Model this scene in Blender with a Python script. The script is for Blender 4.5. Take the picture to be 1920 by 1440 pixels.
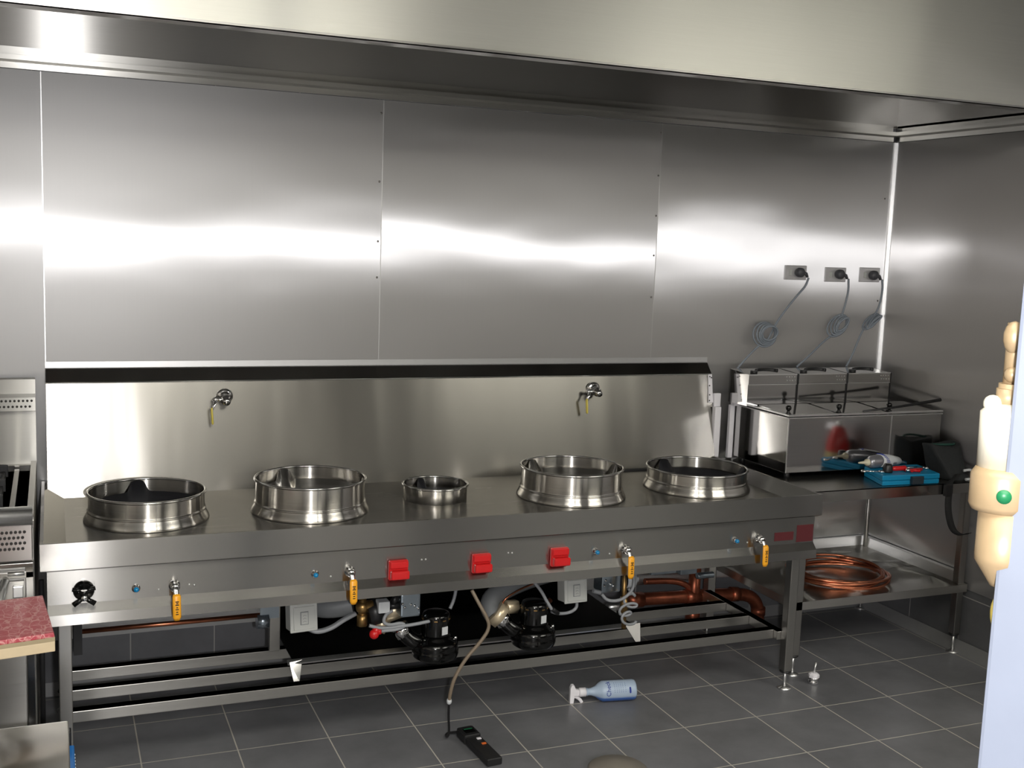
import bpy, bmesh, math, random
from mathutils import Vector, Matrix
C = bpy.context.scene
for o in list(bpy.data.objects): bpy.data.objects.remove(o)
PI = math.pi
random.seed(7)

# ---------------------------------------------------------------- camera
cam_d = bpy.data.cameras.new('camera'); cam = bpy.data.objects.new('camera', cam_d)
C.collection.objects.link(cam); C.camera = cam
CP = Vector((0.0218, -4.2777, 1.7301)); yaw, pit, rol, FPX = 0.3929, -0.12913, 0.03689, 2098.75
Fw = Vector((math.sin(yaw)*math.cos(pit), math.cos(yaw)*math.cos(pit), math.sin(pit)))
R0 = Vector((math.cos(yaw), -math.sin(yaw), 0)); U0 = R0.cross(Fw)
Rt = R0*math.cos(rol) + U0*math.sin(rol); Up = -R0*math.sin(rol) + U0*math.cos(rol)
m = Matrix((Rt, Up, -Fw)).transposed().to_4x4(); m.translation = CP; cam.matrix_world = m
cam_d.sensor_width = 36; cam_d.lens = FPX/1920*36; cam_d.clip_start = 0.05; cam_d.clip_end = 60

# ---------------------------------------------------------------- world, exposure, flash
w = bpy.data.worlds.new('world'); C.world = w; w.use_nodes = True
w.node_tree.nodes['Background'].inputs[0].default_value = (0.75, 0.8, 0.9, 1)
w.node_tree.nodes['Background'].inputs[1].default_value = 0.10
C.view_settings.view_transform = 'Standard'; C.view_settings.look = 'None'
C.view_settings.gamma = 1; C.view_settings.use_curve_mapping = False
C.view_settings.exposure = 0.0
def lamp(name, kind, loc, energy, color=(1, 1, 1), size=0.1, size_y=None, rot=(0, 0, 0)):
    d = bpy.data.lights.new(name, kind); o = bpy.data.objects.new(name, d); C.collection.objects.link(o)
    d.energy = energy; d.color = color; o.location = loc; o.rotation_euler = rot
    if kind == 'AREA':
        d.shape = 'RECTANGLE'; d.size = size; d.size_y = size_y or size
    elif kind != 'SUN': d.shadow_soft_size = size
    return o
FLASH = lamp('camera_flash', 'POINT', CP + Vector((0.10, -0.03, -0.055)), 150, (1, 0.985, 0.98), 0.03)

# ---------------------------------------------------------------- materials
def newmat(name):
    mt = bpy.data.materials.new(name); mt.use_nodes = True
    return mt, mt.node_tree, mt.node_tree.nodes['Principled BSDF']
def setin(b, **k):
    for n, v in k.items():
        n = n.replace('_', ' ')
        if n in b.inputs: b.inputs[n].default_value = v
def plain(name, col, rough=0.5, metal=0.0, noise=0.06, nscale=30, coat=0, bump=0.0, **k):
    mt, nt, b = newmat(name)
    setin(b, Roughness=rough, Metallic=metal, **k)
    if coat: b.inputs['Coat Weight'].default_value = coat
    tc = nt.nodes.new('ShaderNodeTexCoord'); ns = nt.nodes.new('ShaderNodeTexNoise'); ns.inputs['Scale'].default_value = nscale
    ns.inputs['Detail'].default_value = 4
    nt.links.new(tc.outputs['Object'], ns.inputs['Vector'])
    mx = nt.nodes.new('ShaderNodeMix'); mx.data_type = 'RGBA'
    mx.inputs[6].default_value = tuple(max(0, c*(1-noise)) for c in col[:3]) + (1,)
    mx.inputs[7].default_value = tuple(min(1, c*(1+noise)) for c in col[:3]) + (1,)
    nt.links.new(ns.outputs['Fac'], mx.inputs[0]); nt.links.new(mx.outputs[2], b.inputs['Base Color'])
    if bump:
        bp = nt.nodes.new('ShaderNodeBump'); bp.inputs['Strength'].default_value = bump; bp.inputs['Distance'].default_value = 0.002
        nt.links.new(ns.outputs['Fac'], bp.inputs['Height']); nt.links.new(bp.outputs[0], b.inputs['Normal'])
    return mt
def steel(name, col=(0.56, 0.55, 0.54), rough=0.3, aniso=0.85, blur=(0, 0, 1), wave=0.0, wscale=(1.2, 1.2, 1.2), wdist=0.01, grain=0.035, gscale=None, smudge=0.03, wide=0.0, wrough=0.45):
    """brushed stainless: 'blur' is the world direction the highlights smear along, the brushing runs across it"""
    mt, nt, b = newmat(name); L = nt.links
    if aniso > 0:
        nt.nodes.remove(b); b = nt.nodes.new('ShaderNodeBsdfAnisotropic'); b.distribution = 'GGX'
        b.inputs['Anisotropy'].default_value = -aniso
        L.new(b.outputs[0], nt.nodes['Material Output'].inputs[0])
    else: b.inputs['Metallic'].default_value = 1
    CI = 'Color' if aniso > 0 else 'Base Color'
    cb = nt.nodes.new('ShaderNodeCombineXYZ')
    for i in range(3): cb.inputs[i].default_value = blur[i]
    if aniso > 0: L.new(cb.outputs[0], b.inputs['Tangent'])
    tc = nt.nodes.new('ShaderNodeTexCoord')
    mp = nt.nodes.new('ShaderNodeMapping'); L.new(tc.outputs['Object'], mp.inputs[0])
    gs = gscale or tuple(260 if abs(v) > 0.5 else 3 for v in blur)
    mp.inputs['Scale'].default_value = gs
    n1 = nt.nodes.new('ShaderNodeTexNoise'); n1.inputs['Scale'].default_value = 1; n1.inputs['Detail'].default_value = 3
    L.new(mp.outputs[0], n1.inputs['Vector'])
    n2 = nt.nodes.new('ShaderNodeTexNoise'); n2.inputs['Scale'].default_value = 5; n2.inputs['Detail'].default_value = 5
    L.new(tc.outputs['Object'], n2.inputs['Vector'])
    mr = nt.nodes.new('ShaderNodeMapRange'); mr.inputs[1].default_value = 0.3; mr.inputs[2].default_value = 0.7
    mr.inputs[3].default_value = rough*(1-grain*2); mr.inputs[4].default_value = rough*(1+grain*2)
    L.new(n1.outputs['Fac'], mr.inputs[0])
    ad = nt.nodes.new('ShaderNodeMath'); ad.operation = 'MULTIPLY_ADD'; ad.inputs[1].default_value = smudge; L.new(n2.outputs['Fac'], ad.inputs[0]); L.new(mr.outputs[0], ad.inputs[2])
    L.new(ad.outputs[0], b.inputs['Roughness'])
    mx = nt.nodes.new('ShaderNodeMix'); mx.data_type = 'RGBA'; L.new(n1.outputs['Fac'], mx.inputs[0])
    mx.inputs[6].default_value = tuple(c*(1-grain) for c in col) + (1,); mx.inputs[7].default_value = tuple(min(1, c*(1+grain)) for c in col) + (1,)
    L.new(mx.outputs[2], b.inputs[CI])
    if wave:
        mp2 = nt.nodes.new('ShaderNodeMapping'); L.new(tc.outputs['Object'], mp2.inputs[0]); mp2.inputs['Scale'].default_value = wscale
        oi = nt.nodes.new('ShaderNodeObjectInfo')
        n3 = nt.nodes.new('ShaderNodeTexNoise'); n3.noise_dimensions = '4D'; n3.inputs['Scale'].default_value = 1; n3.inputs['Detail'].default_value = 1.5; n3.inputs['Roughness'].default_value = 0.35
        mu = nt.nodes.new('ShaderNodeMath'); mu.operation = 'MULTIPLY'; mu.inputs[1].default_value = 20; L.new(oi.outputs['Random'], mu.inputs[0]); L.new(mu.outputs[0], n3.inputs['W'])
        L.new(mp2.outputs[0], n3.inputs['Vector'])
        bp = nt.nodes.new('ShaderNodeBump'); bp.inputs['Strength'].default_value = wave; bp.inputs['Distance'].default_value = wdist
        L.new(n3.outputs['Fac'], bp.inputs['Height']); L.new(bp.outputs[0], b.inputs['Normal'])
    if wide:      # a second, broader lobe: the haze of the scratched surface
        b2 = nt.nodes.new('ShaderNodeBsdfPrincipled'); b2.inputs['Metallic'].default_value = 1; b2.inputs['Roughness'].default_value = wrough
        L.new(mx.outputs[2], b2.inputs['Base Color'])
        ms = nt.nodes.new('ShaderNodeMixShader'); ms.inputs[0].default_value = wide
        out = nt.nodes['Material Output']; L.new(b.outputs[0], ms.inputs[1]); L.new(b2.outputs[0], ms.inputs[2]); L.new(ms.outputs[0], out.inputs[0])
    return mt

M = {}
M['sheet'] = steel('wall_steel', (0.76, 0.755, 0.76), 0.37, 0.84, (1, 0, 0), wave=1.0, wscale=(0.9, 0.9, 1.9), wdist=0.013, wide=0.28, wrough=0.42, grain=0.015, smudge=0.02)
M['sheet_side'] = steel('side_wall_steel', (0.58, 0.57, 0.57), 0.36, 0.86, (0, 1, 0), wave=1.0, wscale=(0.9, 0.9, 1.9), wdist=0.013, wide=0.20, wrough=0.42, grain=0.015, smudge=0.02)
M['splash'] = steel('backsplash_steel', (0.27, 0.26, 0.24), 0.24, 0.40, (0, 0, 1), wave=0.8, wscale=(5, 3, 0.7), wdist=0.007, wide=0.06, wrough=0.35, grain=0.005, smudge=0.01)
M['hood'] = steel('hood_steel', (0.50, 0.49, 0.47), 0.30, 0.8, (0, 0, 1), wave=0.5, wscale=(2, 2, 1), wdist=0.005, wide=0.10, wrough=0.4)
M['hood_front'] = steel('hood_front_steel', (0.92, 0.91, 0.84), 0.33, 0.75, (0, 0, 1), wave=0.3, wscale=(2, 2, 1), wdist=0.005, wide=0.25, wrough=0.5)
M['deck'] = steel('deck_steel', (0.52, 0.505, 0.48), 0.24, 0.5, (0, 1, 0), wave=0.3, wscale=(2, 2, 2), wdist=0.004)
M['front'] = steel('front_steel', (0.38, 0.37, 0.355), 0.20, 0.70, (0, 0, 1), wave=0.4, wscale=(2.5, 2, 2), wdist=0.004, wide=0.04, wrough=0.35, grain=0.01)
M['ledge'] = steel('ledge_steel', (0.62, 0.61, 0.58), 0.33, 0.6, (0, 0, 1), wave=0.2, wscale=(2, 2, 2))
M['tube'] = steel('tube_steel', (0.44, 0.43, 0.41), 0.30, 0.3, (0, 0, 1))
M['table'] = steel('table_steel', (0.50, 0.49, 0.47), 0.22, 0.5, (0, 1, 0), wave=0.3, wscale=(2, 2, 2))
M['ring'] = steel('ring_steel', (0.66, 0.64, 0.61), 0.20, 0.72, (0, 0, 1))
M['mirror'] = steel('polished_steel', (0.58, 0.575, 0.57), 0.07, 0, grain=0.05, smudge=0.02)
M['mirror_dark'] = steel('dark_polished_steel', (0.30, 0.29, 0.28), 0.10, 0, grain=0.05, smudge=0.02)
M['chrome'] = plain('chrome', (0.82, 0.82, 0.82), 0.08, 1.0, 0.02)
M['bright'] = plain('bright_steel', (0.85, 0.85, 0.85), 0.35, 1.0, 0.03)
M['zinc'] = plain('zinc_plate', (0.38, 0.44, 0.50), 0.22, 0.85, 0.1)
M['black_gloss'] = plain('black_enamel', (0.002, 0.002, 0.002), 0.12, 0, 0.1)
M['tray'] = steel('dark_tray_steel', (0.025, 0.025, 0.024), 0.2, 0)
M['black'] = plain('black_plastic', (0.012, 0.012, 0.013), 0.4)
M['iron'] = plain('cast_iron', (0.02, 0.02, 0.022), 0.6, 0.2, 0.2, 60, bump=0.3)
M['pit'] = plain('burner_black', (0.018, 0.018, 0.022), 0.55, 0.3, 0.2)
M['red'] = plain('red_plastic', (0.62, 0.012, 0.014), 0.35, 0, 0.04, coat=0.2)
M['yellow'] = plain('yellow_sleeve', (0.95, 0.42, 0.02), 0.35, 0, 0.04)
M['yellow_pale'] = plain('pale_yellow_sleeve', (0.75, 0.62, 0.12), 0.35, 0, 0.04)
M['blue_lens'] = plain('blue_lens', (0.0, 0.22, 0.50), 0.15, 0, 0.04, coat=0.5)
M['brass'] = plain('brass', (0.42, 0.26, 0.10), 0.35, 0.9, 0.12)
M['brass_pale'] = plain('pale_brass', (0.72, 0.60, 0.42), 0.35, 0.55, 0.10)
M['copper'] = plain('copper', (0.55, 0.20, 0.11), 0.28, 0.95, 0.25, 25)
M['copper_old'] = plain('tarnished_copper', (0.36, 0.105, 0.055), 0.36, 0.75, 0.85, 22)
M['grey_pipe'] = plain('grey_conduit', (0.19, 0.20, 0.21), 0.5, 0.1, 0.15, 12)
M['cable'] = plain('grey_cable', (0.27, 0.28, 0.30), 0.45)
M['cable_wall'] = plain('slate_cable', (0.23, 0.26, 0.30), 0.45)
M['hose'] = plain('brown_hose', (0.20, 0.155, 0.11), 0.5)
M['plug'] = plain('grey_plug', (0.07, 0.07, 0.08), 0.4)
M['switch'] = plain('switch_plastic', (0.52, 0.53, 0.51), 0.35, 0, 0.03)
M['switch_grey'] = plain('switch_glyph_grey', (0.28, 0.29, 0.30), 0.4)
M['label'] = plain('paper_label', (0.62, 0.64, 0.66), 0.5)
M['white'] = plain('white_plastic', (0.86, 0.84, 0.88), 0.35, 0, 0.02)
M['sticker'] = plain('maroon_sticker', (0.10, 0.018, 0.022), 0.4)
M['case'] = plain('blue_case_plastic', (0.0, 0.22, 0.42), 0.45, 0, 0.08)
M['case_latch'] = plain('dark_latch', (0.02, 0.03, 0.04), 0.5)
M['tin_grey'] = plain('silver_tube', (0.33, 0.33, 0.36), 0.28, 0.6, 0.05)
M['cream'] = plain('cream_nozzle', (0.62, 0.57, 0.42), 0.5)
M['bag'] = plain('charcoal_cloth', (0.022, 0.024, 0.026), 0.85, 0, 0.3, 90, bump=0.4)
M['bag_green'] = plain('green_piping', (0.01, 0.06, 0.045), 0.7)
M['strap'] = plain('black_webbing', (0.012, 0.012, 0.013), 0.8)
M['tan'] = plain('beige_edge', (0.62, 0.50, 0.33), 0.5, 0, 0.08)
M['tan_dark'] = plain('tan_edge', (0.36, 0.29, 0.18), 0.5, 0, 0.08)
M['post'] = plain('white_post_paint', (0.20, 0.225, 0.29), 0.5, 0, 0.12, 9)
M['valve_cream'] = plain('cream_valve', (0.40, 0.29, 0.17), 0.4, 0.2, 0.12, 40)
M['valve_nut'] = plain('brass_nut', (0.42, 0.33, 0.08), 0.4, 0.3, 0.1)
M['socket_plate'] = plain('socket_plate', (0.62, 0.61, 0.62), 0.25, 0.35, 0.05)
M['lid_metal'] = plain('dull_lid_metal', (0.34, 0.31, 0.27), 0.45, 0.6, 0.1)
M['valve_white'] = plain('white_valve', (0.70, 0.66, 0.55), 0.4)
M['green'] = plain('green_dot', (0.01, 0.16, 0.06), 0.4)
M['blue'] = plain('blue_plastic', (0.01, 0.17, 0.55), 0.4)
M['paint'] = plain('cream_paint', (0.62, 0.58, 0.52), 0.75)
M['paint_grey'] = plain('light_paint', (0.62, 0.60, 0.57), 0.75)
M['ceiling'] = plain('grey_ceiling', (0.30, 0.30, 0.28), 0.8)
M['dark_panel'] = plain('dark_panel', (0.05, 0.05, 0.05), 0.5)
M['ink'] = plain('dark_ink', (0.015, 0.012, 0.01), 0.6)
M['blue_ink'] = plain('blue_ink', (0.01, 0.03, 0.30), 0.5)
M['yellow_tag'] = plain('yellow_tag', (0.75, 0.60, 0.03), 0.5)
M['extinguisher'] = plain('extinguisher_red', (0.62, 0.01, 0.01), 0.3, coat=0.4)
M['band'] = plain('extinguisher_cream_band', (0.62, 0.52, 0.25), 0.5)
M['seal'] = plain('grey_cove', (0.20, 0.20, 0.205), 0.5)
M['bottle'] = None
def emis(name, col, s):
    mt, nt, b = newmat(name); b.inputs['Base Color'].default_value = (*col, 1)
    b.inputs['Emission Color'].default_value = (*col, 1); b.inputs['Emission Strength'].default_value = s
    return mt
M['lamp'] = emis('lit_diffuser', (1.0, 0.97, 0.86), 5.5)

def tile_mat(name, tw, td, ox, oy, axes, col, grout, gw=0.0022, rough=0.36, mott=0.18):
    mt, nt, b = newmat(name); L = nt.links
    tc = nt.nodes.new('ShaderNodeTexCoord'); sp = nt.nodes.new('ShaderNodeSeparateXYZ'); L.new(tc.outputs['Object'], sp.inputs[0])
    gs = []
    for ax, t, off in ((axes[0], tw, ox), (axes[1], td, oy)):
        a = nt.nodes.new('ShaderNodeMath'); a.operation = 'SUBTRACT'; a.inputs[1].default_value = off - 50*t; L.new(sp.outputs[ax], a.inputs[0])
        md = nt.nodes.new('ShaderNodeMath'); md.operation = 'PINGPONG'; md.inputs[1].default_value = t/2; L.new(a.outputs[0], md.inputs[0])
        lt = nt.nodes.new('ShaderNodeMath'); lt.operation = 'LESS_THAN'; lt.inputs[1].default_value = gw; L.new(md.outputs[0], lt.inputs[0])
        gs.append(lt)
    mxm = nt.nodes.new('ShaderNodeMath'); mxm.operation = 'MAXIMUM'; L.new(gs[0].outputs[0], mxm.inputs[0]); L.new(gs[1].outputs[0], mxm.inputs[1])
    n = nt.nodes.new('ShaderNodeTexNoise'); n.inputs['Scale'].default_value = 3; n.inputs['Detail'].default_value = 8; n.inputs['Roughness'].default_value = 0.65; L.new(tc.outputs['Object'], n.inputs['Vector'])
    mr = nt.nodes.new('ShaderNodeMapRange'); mr.inputs[1].default_value = 0.3; mr.inputs[2].default_value = 0.75; mr.inputs[3].default_value = 1-mott; mr.inputs[4].default_value = 1+mott*1.6; L.new(n.outputs['Fac'], mr.inputs[0])
    vm = nt.nodes.new('ShaderNodeVectorMath'); vm.operation = 'SCALE'; vm.inputs[0].default_value = col; L.new(mr.outputs[0], vm.inputs['Scale'])
    mx = nt.nodes.new('ShaderNodeMix'); mx.data_type = 'RGBA'; L.new(mxm.outputs[0], mx.inputs[0]); L.new(vm.outputs[0], mx.inputs[6]); mx.inputs[7].default_value = (*grout, 1)
    L.new(mx.outputs[2], b.inputs['Base Color'])
    r = nt.nodes.new('ShaderNodeMapRange'); r.inputs[3].default_value = rough; r.inputs[4].default_value = 0.8; L.new(mxm.outputs[0], r.inputs[0]); L.new(r.outputs[0], b.inputs['Roughness'])
    iv = nt.nodes.new('ShaderNodeMath'); iv.operation = 'SUBTRACT'; iv.inputs[0].default_value = 1; L.new(mxm.outputs[0], iv.inputs[1])
    bp = nt.nodes.new('ShaderNodeBump'); bp.inputs['Distance'].default_value = 0.0015; bp.inputs['Strength'].default_value = 0.5; L.new(iv.outputs[0], bp.inputs['Height']); L.new(bp.outputs[0], b.inputs['Normal'])
    return mt
M['floor'] = tile_mat('floor_tile', 0.308, 0.307, 0.885, -0.355, (0, 1), (0.165, 0.166, 0.178), (0.50, 0.47, 0.42), mott=0.22)
M['wtile'] = tile_mat('wall_tile', 0.308, 0.308, 0.279, -0.06, (0, 2), (0.13, 0.132, 0.142), (0.40, 0.39, 0.37))
M['wtile_side'] = tile_mat('side_wall_tile', 0.308, 0.308, -0.333, -0.06, (1, 2), (0.12, 0.122, 0.13), (0.38, 0.37, 0.36))

# ---------------------------------------------------------------- builders
class MB:
    def __init__(s): s.bm = bmesh.new()
    def poly(s, vs, fs, smooth=False):
        v = [s.bm.verts.new(p) for p in vs]
        for f in fs:
            try:
                fc = s.bm.faces.new([v[i] for i in f]); fc.smooth = smooth
            except ValueError: pass
        return v
    def box(s, a, b, mat=None):
        x0, y0, z0 = a; x1, y1, z1 = b
        vs = [(x0,y0,z0),(x1,y0,z0),(x1,y1,z0),(x0,y1,z0),(x0,y0,z1),(x1,y0,z1),(x1,y1,z1),(x0,y1,z1)]
        if mat is not None: vs = [tuple(mat @ Vector(v)) for v in vs]
        s.poly(vs, [(0,3,2,1),(4,5,6,7),(0,1,5,4),(1,2,6,5),(2,3,7,6),(3,0,4,7)]); return s
    def hexa(s, bot, top):
        s.poly(list(bot)+list(top), [(3,2,1,0),(4,5,6,7),(0,1,5,4),(1,2,6,5),(2,3,7,6),(3,0,4,7)]); return s
    def prism(s, prof, a, b, axis='x', smooth=False):
        n = len(prof)
        f = {'x': lambda t, p: (t, p[0], p[1]), 'y': lambda t, p: (p[0], t, p[1]), 'z': lambda t, p: (p[0], p[1], t)}[axis]
        vs = [f(a, p) for p in prof] + [f(b, p) for p in prof]
        s.poly(vs, [tuple(range(n))[::-1], tuple(range(n, 2*n))] + [(i, (i+1) % n, n+(i+1) % n, n+i) for i in range(n)], smooth); return s
    def tube(s, pts, r, n=12, closed=False, cap=True, flat=None):
        pts = [Vector(p) for p in pts]; N = len(pts); rings = []
        rr = r if isinstance(r, (list, tuple)) else [r]*N
        prev = None
        for i, p in enumerate(pts):
            if closed: t = (pts[(i+1) % N]-pts[i-1]).normalized()
            else: t = (pts[min(i+1, N-1)]-pts[max(i-1, 0)]).normalized()
            if prev is None:
                u = t.cross(Vector((0, 0, 1)));
                if u.length < 1e-3: u = t.cross(Vector((0, 1, 0)))
                u.normalize()
            else:
                u = prev - t*prev.dot(t)
                if u.length < 1e-6: u = t.orthogonal()
                u.normalize()
            prev = u; v = t.cross(u)
            fl = flat or 1
            rings.append([s.bm.verts.new(p + u*math.cos(2*PI*k/n)*rr[i] + v*math.sin(2*PI*k/n)*rr[i]*fl) for k in range(n)])
        M_ = N if closed else N-1
        for i in range(M_):
            a, b = rings[i], rings[(i+1) % N]
            for k in range(n):
                f = s.bm.faces.new((a[k], a[(k+1) % n], b[(k+1) % n], b[k])); f.smooth = True
        if not closed and cap:
            s.bm.faces.new(rings[0][::-1]); s.bm.faces.new(rings[-1])
        return s
    def cyl(s, a, b, r, n=20): return s.tube([a, b], r, n)
    def lathe(s, prof, c=(0, 0, 0), n=48, axis=None, cap=True, smooth=True):
        """prof: (radius, height) along z, or along 'axis' (a matrix)"""
        c = Vector(c); rings = []
        for r, h in prof:
            ring = []
            for k in range(n):
                a = 2*PI*k/n; p = Vector((r*math.cos(a), r*math.sin(a), h))
                if axis is not None: p = axis @ p
                ring.append(s.bm.verts.new(c+p))
            rings.append(ring)
        for i in range(len(rings)-1):
            a, b = rings[i], rings[i+1]
            for k in range(n):
                f = s.bm.faces.new((a[k], a[(k+1) % n], b[(k+1) % n], b[k])); f.smooth = smooth
        if cap:
            s.bm.faces.new(rings[0][::-1]); s.bm.faces.new(rings[-1])
        return s
    def ball(s, c, r, n=16, sc=(1, 1, 1)):
        g = bmesh.ops.create_uvsphere(s.bm, u_segments=n, v_segments=n//2+2, radius=r)
        for v in g['verts']: v.co = Vector((v.co.x*sc[0], v.co.y*sc[1], v.co.z*sc[2])) + Vector(c)
        for v in g['verts']:
            for f in v.link_faces: f.smooth = True
        return s
    def bevel(s, w=0.002, seg=2, ang=35):
        bmesh.ops.remove_doubles(s.bm, verts=s.bm.verts, dist=1e-6)
        es = [e for e in s.bm.edges if len(e.link_faces) == 2 and e.calc_face_angle(0) > math.radians(ang)]
        bmesh.ops.bevel(s.bm, geom=es, offset=w, segments=seg, profile=0.6, affect='EDGES', clamp_overlap=True)
        return s
    def build(s, name, mat, parent=None, recalc=True):
        if recalc: bmesh.ops.recalc_face_normals(s.bm, faces=s.bm.faces)
        me = bpy.data.meshes.new(name)
        base = Vector((0, 0, 0))
        if parent is not None:
            p = parent
            while p is not None: base += p.location; p = p.parent
        off = Vector((0, 0, 0))
        if parent is None or True:
            vs = [v.co for v in s.bm.verts]
            lo = Vector((min(v.x for v in vs), min(v.y for v in vs), min(v.z for v in vs))); hi = Vector((max(v.x for v in vs), max(v.y for v in vs), max(v.z for v in vs)))
            off = Vector(((lo.x+hi.x)/2, (lo.y+hi.y)/2, lo.z))
        for v in s.bm.verts: v.co -= off
        s.bm.to_mesh(me); s.bm.free()
        me.materials.append(M[mat] if isinstance(mat, str) else mat)
        o = bpy.data.objects.new(name, me); C.collection.objects.link(o); o.parent = parent
        o.location = off - base
        return o
def thing(name, label, cat, loc, group=None):
    o = bpy.data.objects.new(name, None); C.collection.objects.link(o); o.location = loc; o.empty_display_size = 0.05
    return tag(o, label, cat, group)
def tag(o, label, cat, group=None, kind=None):
    o['label'] = label; o['category'] = cat
    if group: o['group'] = group
    if kind: o['kind'] = kind
    return o
def struct(o, label=None, cat=None):
    o['kind'] = 'structure'
    if label: o['label'] = label
    if cat: o['category'] = cat
    return o
def lab(o, t): o['label'] = t; return o
def tree_copy(o, parent=None):
    c = o.copy(); C.collection.objects.link(c); c.parent = parent
    for ch in [x for x in bpy.data.objects if x.parent == o]: tree_copy(ch, c)
    return c
def smooth(pts, it=2):
    pts = [Vector(p) for p in pts]
    for _ in range(it):
        q = [pts[0]]
        for a, b in zip(pts[:-1], pts[1:]): q += [a*0.75+b*0.25, a*0.25+b*0.75]
        q.append(pts[-1]); pts = q
    return pts
def text_mb(txt, size, mat3, depth=0.0008, wrap=None):
    """letters as a flat relief; mat3 maps the text's plane (x right, y up, z out) into the world"""
    cu = bpy.data.curves.new('t', 'FONT'); cu.body = txt; cu.size = size; cu.extrude = depth; cu.align_x = 'CENTER'; cu.align_y = 'CENTER'; cu.resolution_u = 3
    to = bpy.data.objects.new('t', cu); C.collection.objects.link(to); bpy.context.view_layer.update()
    me = bpy.data.meshes.new_from_object(to.evaluated_get(bpy.context.evaluated_depsgraph_get()))
    b = MB(); b.bm.from_mesh(me); bpy.data.objects.remove(to); bpy.data.curves.remove(cu)
    for v in b.bm.verts:
        v.co = (mat3 @ Vector(v.co)) if wrap is None else wrap(v.co)
    return b
MX = lambda cols, t: Matrix((cols[0], cols[1], cols[2])).transposed().to_4x4()
def frame(x, y, z, t):
    mm = Matrix((Vector(x), Vector(y), Vector(z))).transposed().to_4x4(); mm.translation = Vector(t); return mm
AY = Matrix.Rotation(PI/2, 3, 'X')     # local z -> -y (towards the room)

# ================================================================ SETTING
XR, ZT = 3.702, 2.24
b = MB(); b.box((-2.6, -7.2, -0.1), (6.6, 0.25, 0)); struct(b.build('floor', 'floor'))
for ob in [o for o in bpy.data.objects if o.name == 'floor']:
    off = ob.location.copy()
    for v in ob.data.vertices: v.co += off
    ob.location = (0, 0, 0)
def recenter(o):
    off = o.location.copy()
    for v in o.data.vertices: v.co += off
    o.location = (0, 0, 0); return o
b = MB(); b.box((-2.6, 0.004, 0), (XR+0.25, 0.2, 2.95)); wb = struct(recenter(b.build('wall_back', 'wtile')))
b = MB(); b.box((XR+0.004, -2.3, 0), (XR+0.2, 0.004, 2.95)); wr = struct(recenter(b.build('wall_right', 'wtile_side')))
b = MB(); b.box((-2.75, -7.2, 0), (-2.6, 0.2, 2.95)); struct(b.build('wall_left', 'paint'))
b = MB(); b.box((-2.75, -7.35, 0), (6.75, -7.2, 2.95)); struct(b.build('wall_front', 'paint_grey'))
b = MB(); b.box((-2.75, -7.35, 2.95), (6.75, 0.25, 3.05)); struct(b.build('ceiling', 'ceiling'))
b = MB(); b.box((6.6, -7.2, 0), (6.75, 0.2, 2.95)); struct(b.build('wall_side', 'wtile_side'))
b = MB(); b.box((3.0, -7.2, 0.0), (6.5, -7.16, 2.94)); b.bevel(0.005); struct(b.build('dark_reflection_panel', 'dark_panel'))  # unseen dark panel, added to darken the right-hand reflections in the steel
b = MB(); b.box((1.0, -7.2, 0.0), (1.95, -7.16, 2.1)); b.bevel(0.005); struct(b.build('door_1', 'dark_panel'))
# steel cladding, one sheet per panel
xs = [-2.45, -1.218, 0.0, 1.218, 2.446, XR]
for i in range(5):
    b = MB()
    x0, x1 = xs[i]+0.001, xs[i+1]-0.001
    nx, nz = 24, 30; z0, z1 = 0.205, ZT
    dents = []
    for xe in (x0, x1):
        for zz in (0.5, 1.0, 1.62, 2.05): dents.append((xe, zz + random.uniform(-.05, .05), random.uniform(0.5, 1.0)))
    def dy(x, z):
        return 0
    vs = [(x0+(x1-x0)*k/nx, -0.0005+dy(x0+(x1-x0)*k/nx, z0+(z1-z0)*j/nz), z0+(z1-z0)*j/nz) for j in range(nz+1) for k in range(nx+1)]
    fs = [(j*(nx+1)+k, j*(nx+1)+k+1, (j+1)*(nx+1)+k+1, (j+1)*(nx+1)+k) for j in range(nz) for k in range(nx)]
    b.poly(vs, fs, False)
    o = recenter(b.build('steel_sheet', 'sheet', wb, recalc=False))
    sm = o.modifiers.new('thickness', 'SOLIDIFY'); sm.thickness = 0.0015; sm.offset = -1
b = MB()
for x in xs[1:-1]:
    b = MB(); b.box((x-0.0016, -0.0006, 0.205), (x+0.0016, 0.002, ZT)); lab(b.build('seam_strip', 'bright', wb), 'bright joint between steel sheets')
b = MB()
for x, zz in ((1.208, 2.19), (1.206, 1.93), (1.205, 1.70), (1.204, 1.56), (2.438, 2.20), (2.436, 2.02), (2.435, 1.85), (2.434, 1.68), (2.432, 1.50), (3.655, 1.98), (3.66, 1.62), (3.66, 1.50)):
    b = MB(); b.ball((x, -0.0035, zz), 0.0042, 10, (1, 0.5, 1)); b.build('rivet', 'mirror_dark', wb)
b = MB(); b.prism([(0, 0.004), (0, -0.018), (-0.005, -0.018), (-0.005, -0.005), (-0.018, -0.005), (-0.018, 0.0), (-0.004, 0.0)], 0.775, ZT, 'z')
for v in b.bm.verts: v.co.x += XR
b.build('corner_angle', 'bright', wb)
b = MB(); vs = []; ny, nz = 20, 24
vs = [(XR-0.0005, -2.28*k/ny, 0.285+(ZT-0.285)*j/nz) for j in range(nz+1) for k in range(ny+1)]
b.poly(vs, [(j*(ny+1)+k, j*(ny+1)+k+1, (j+1)*(ny+1)+k+1, (j+1)*(ny+1)+k) for j in range(nz) for k in range(ny)], False)
o = recenter(b.build('steel_sheet', 'sheet_side', wr, recalc=False)); sm = o.modifiers.new('thickness', 'SOLIDIFY'); sm.thickness = 0.0015; sm.offset = 1
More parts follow.
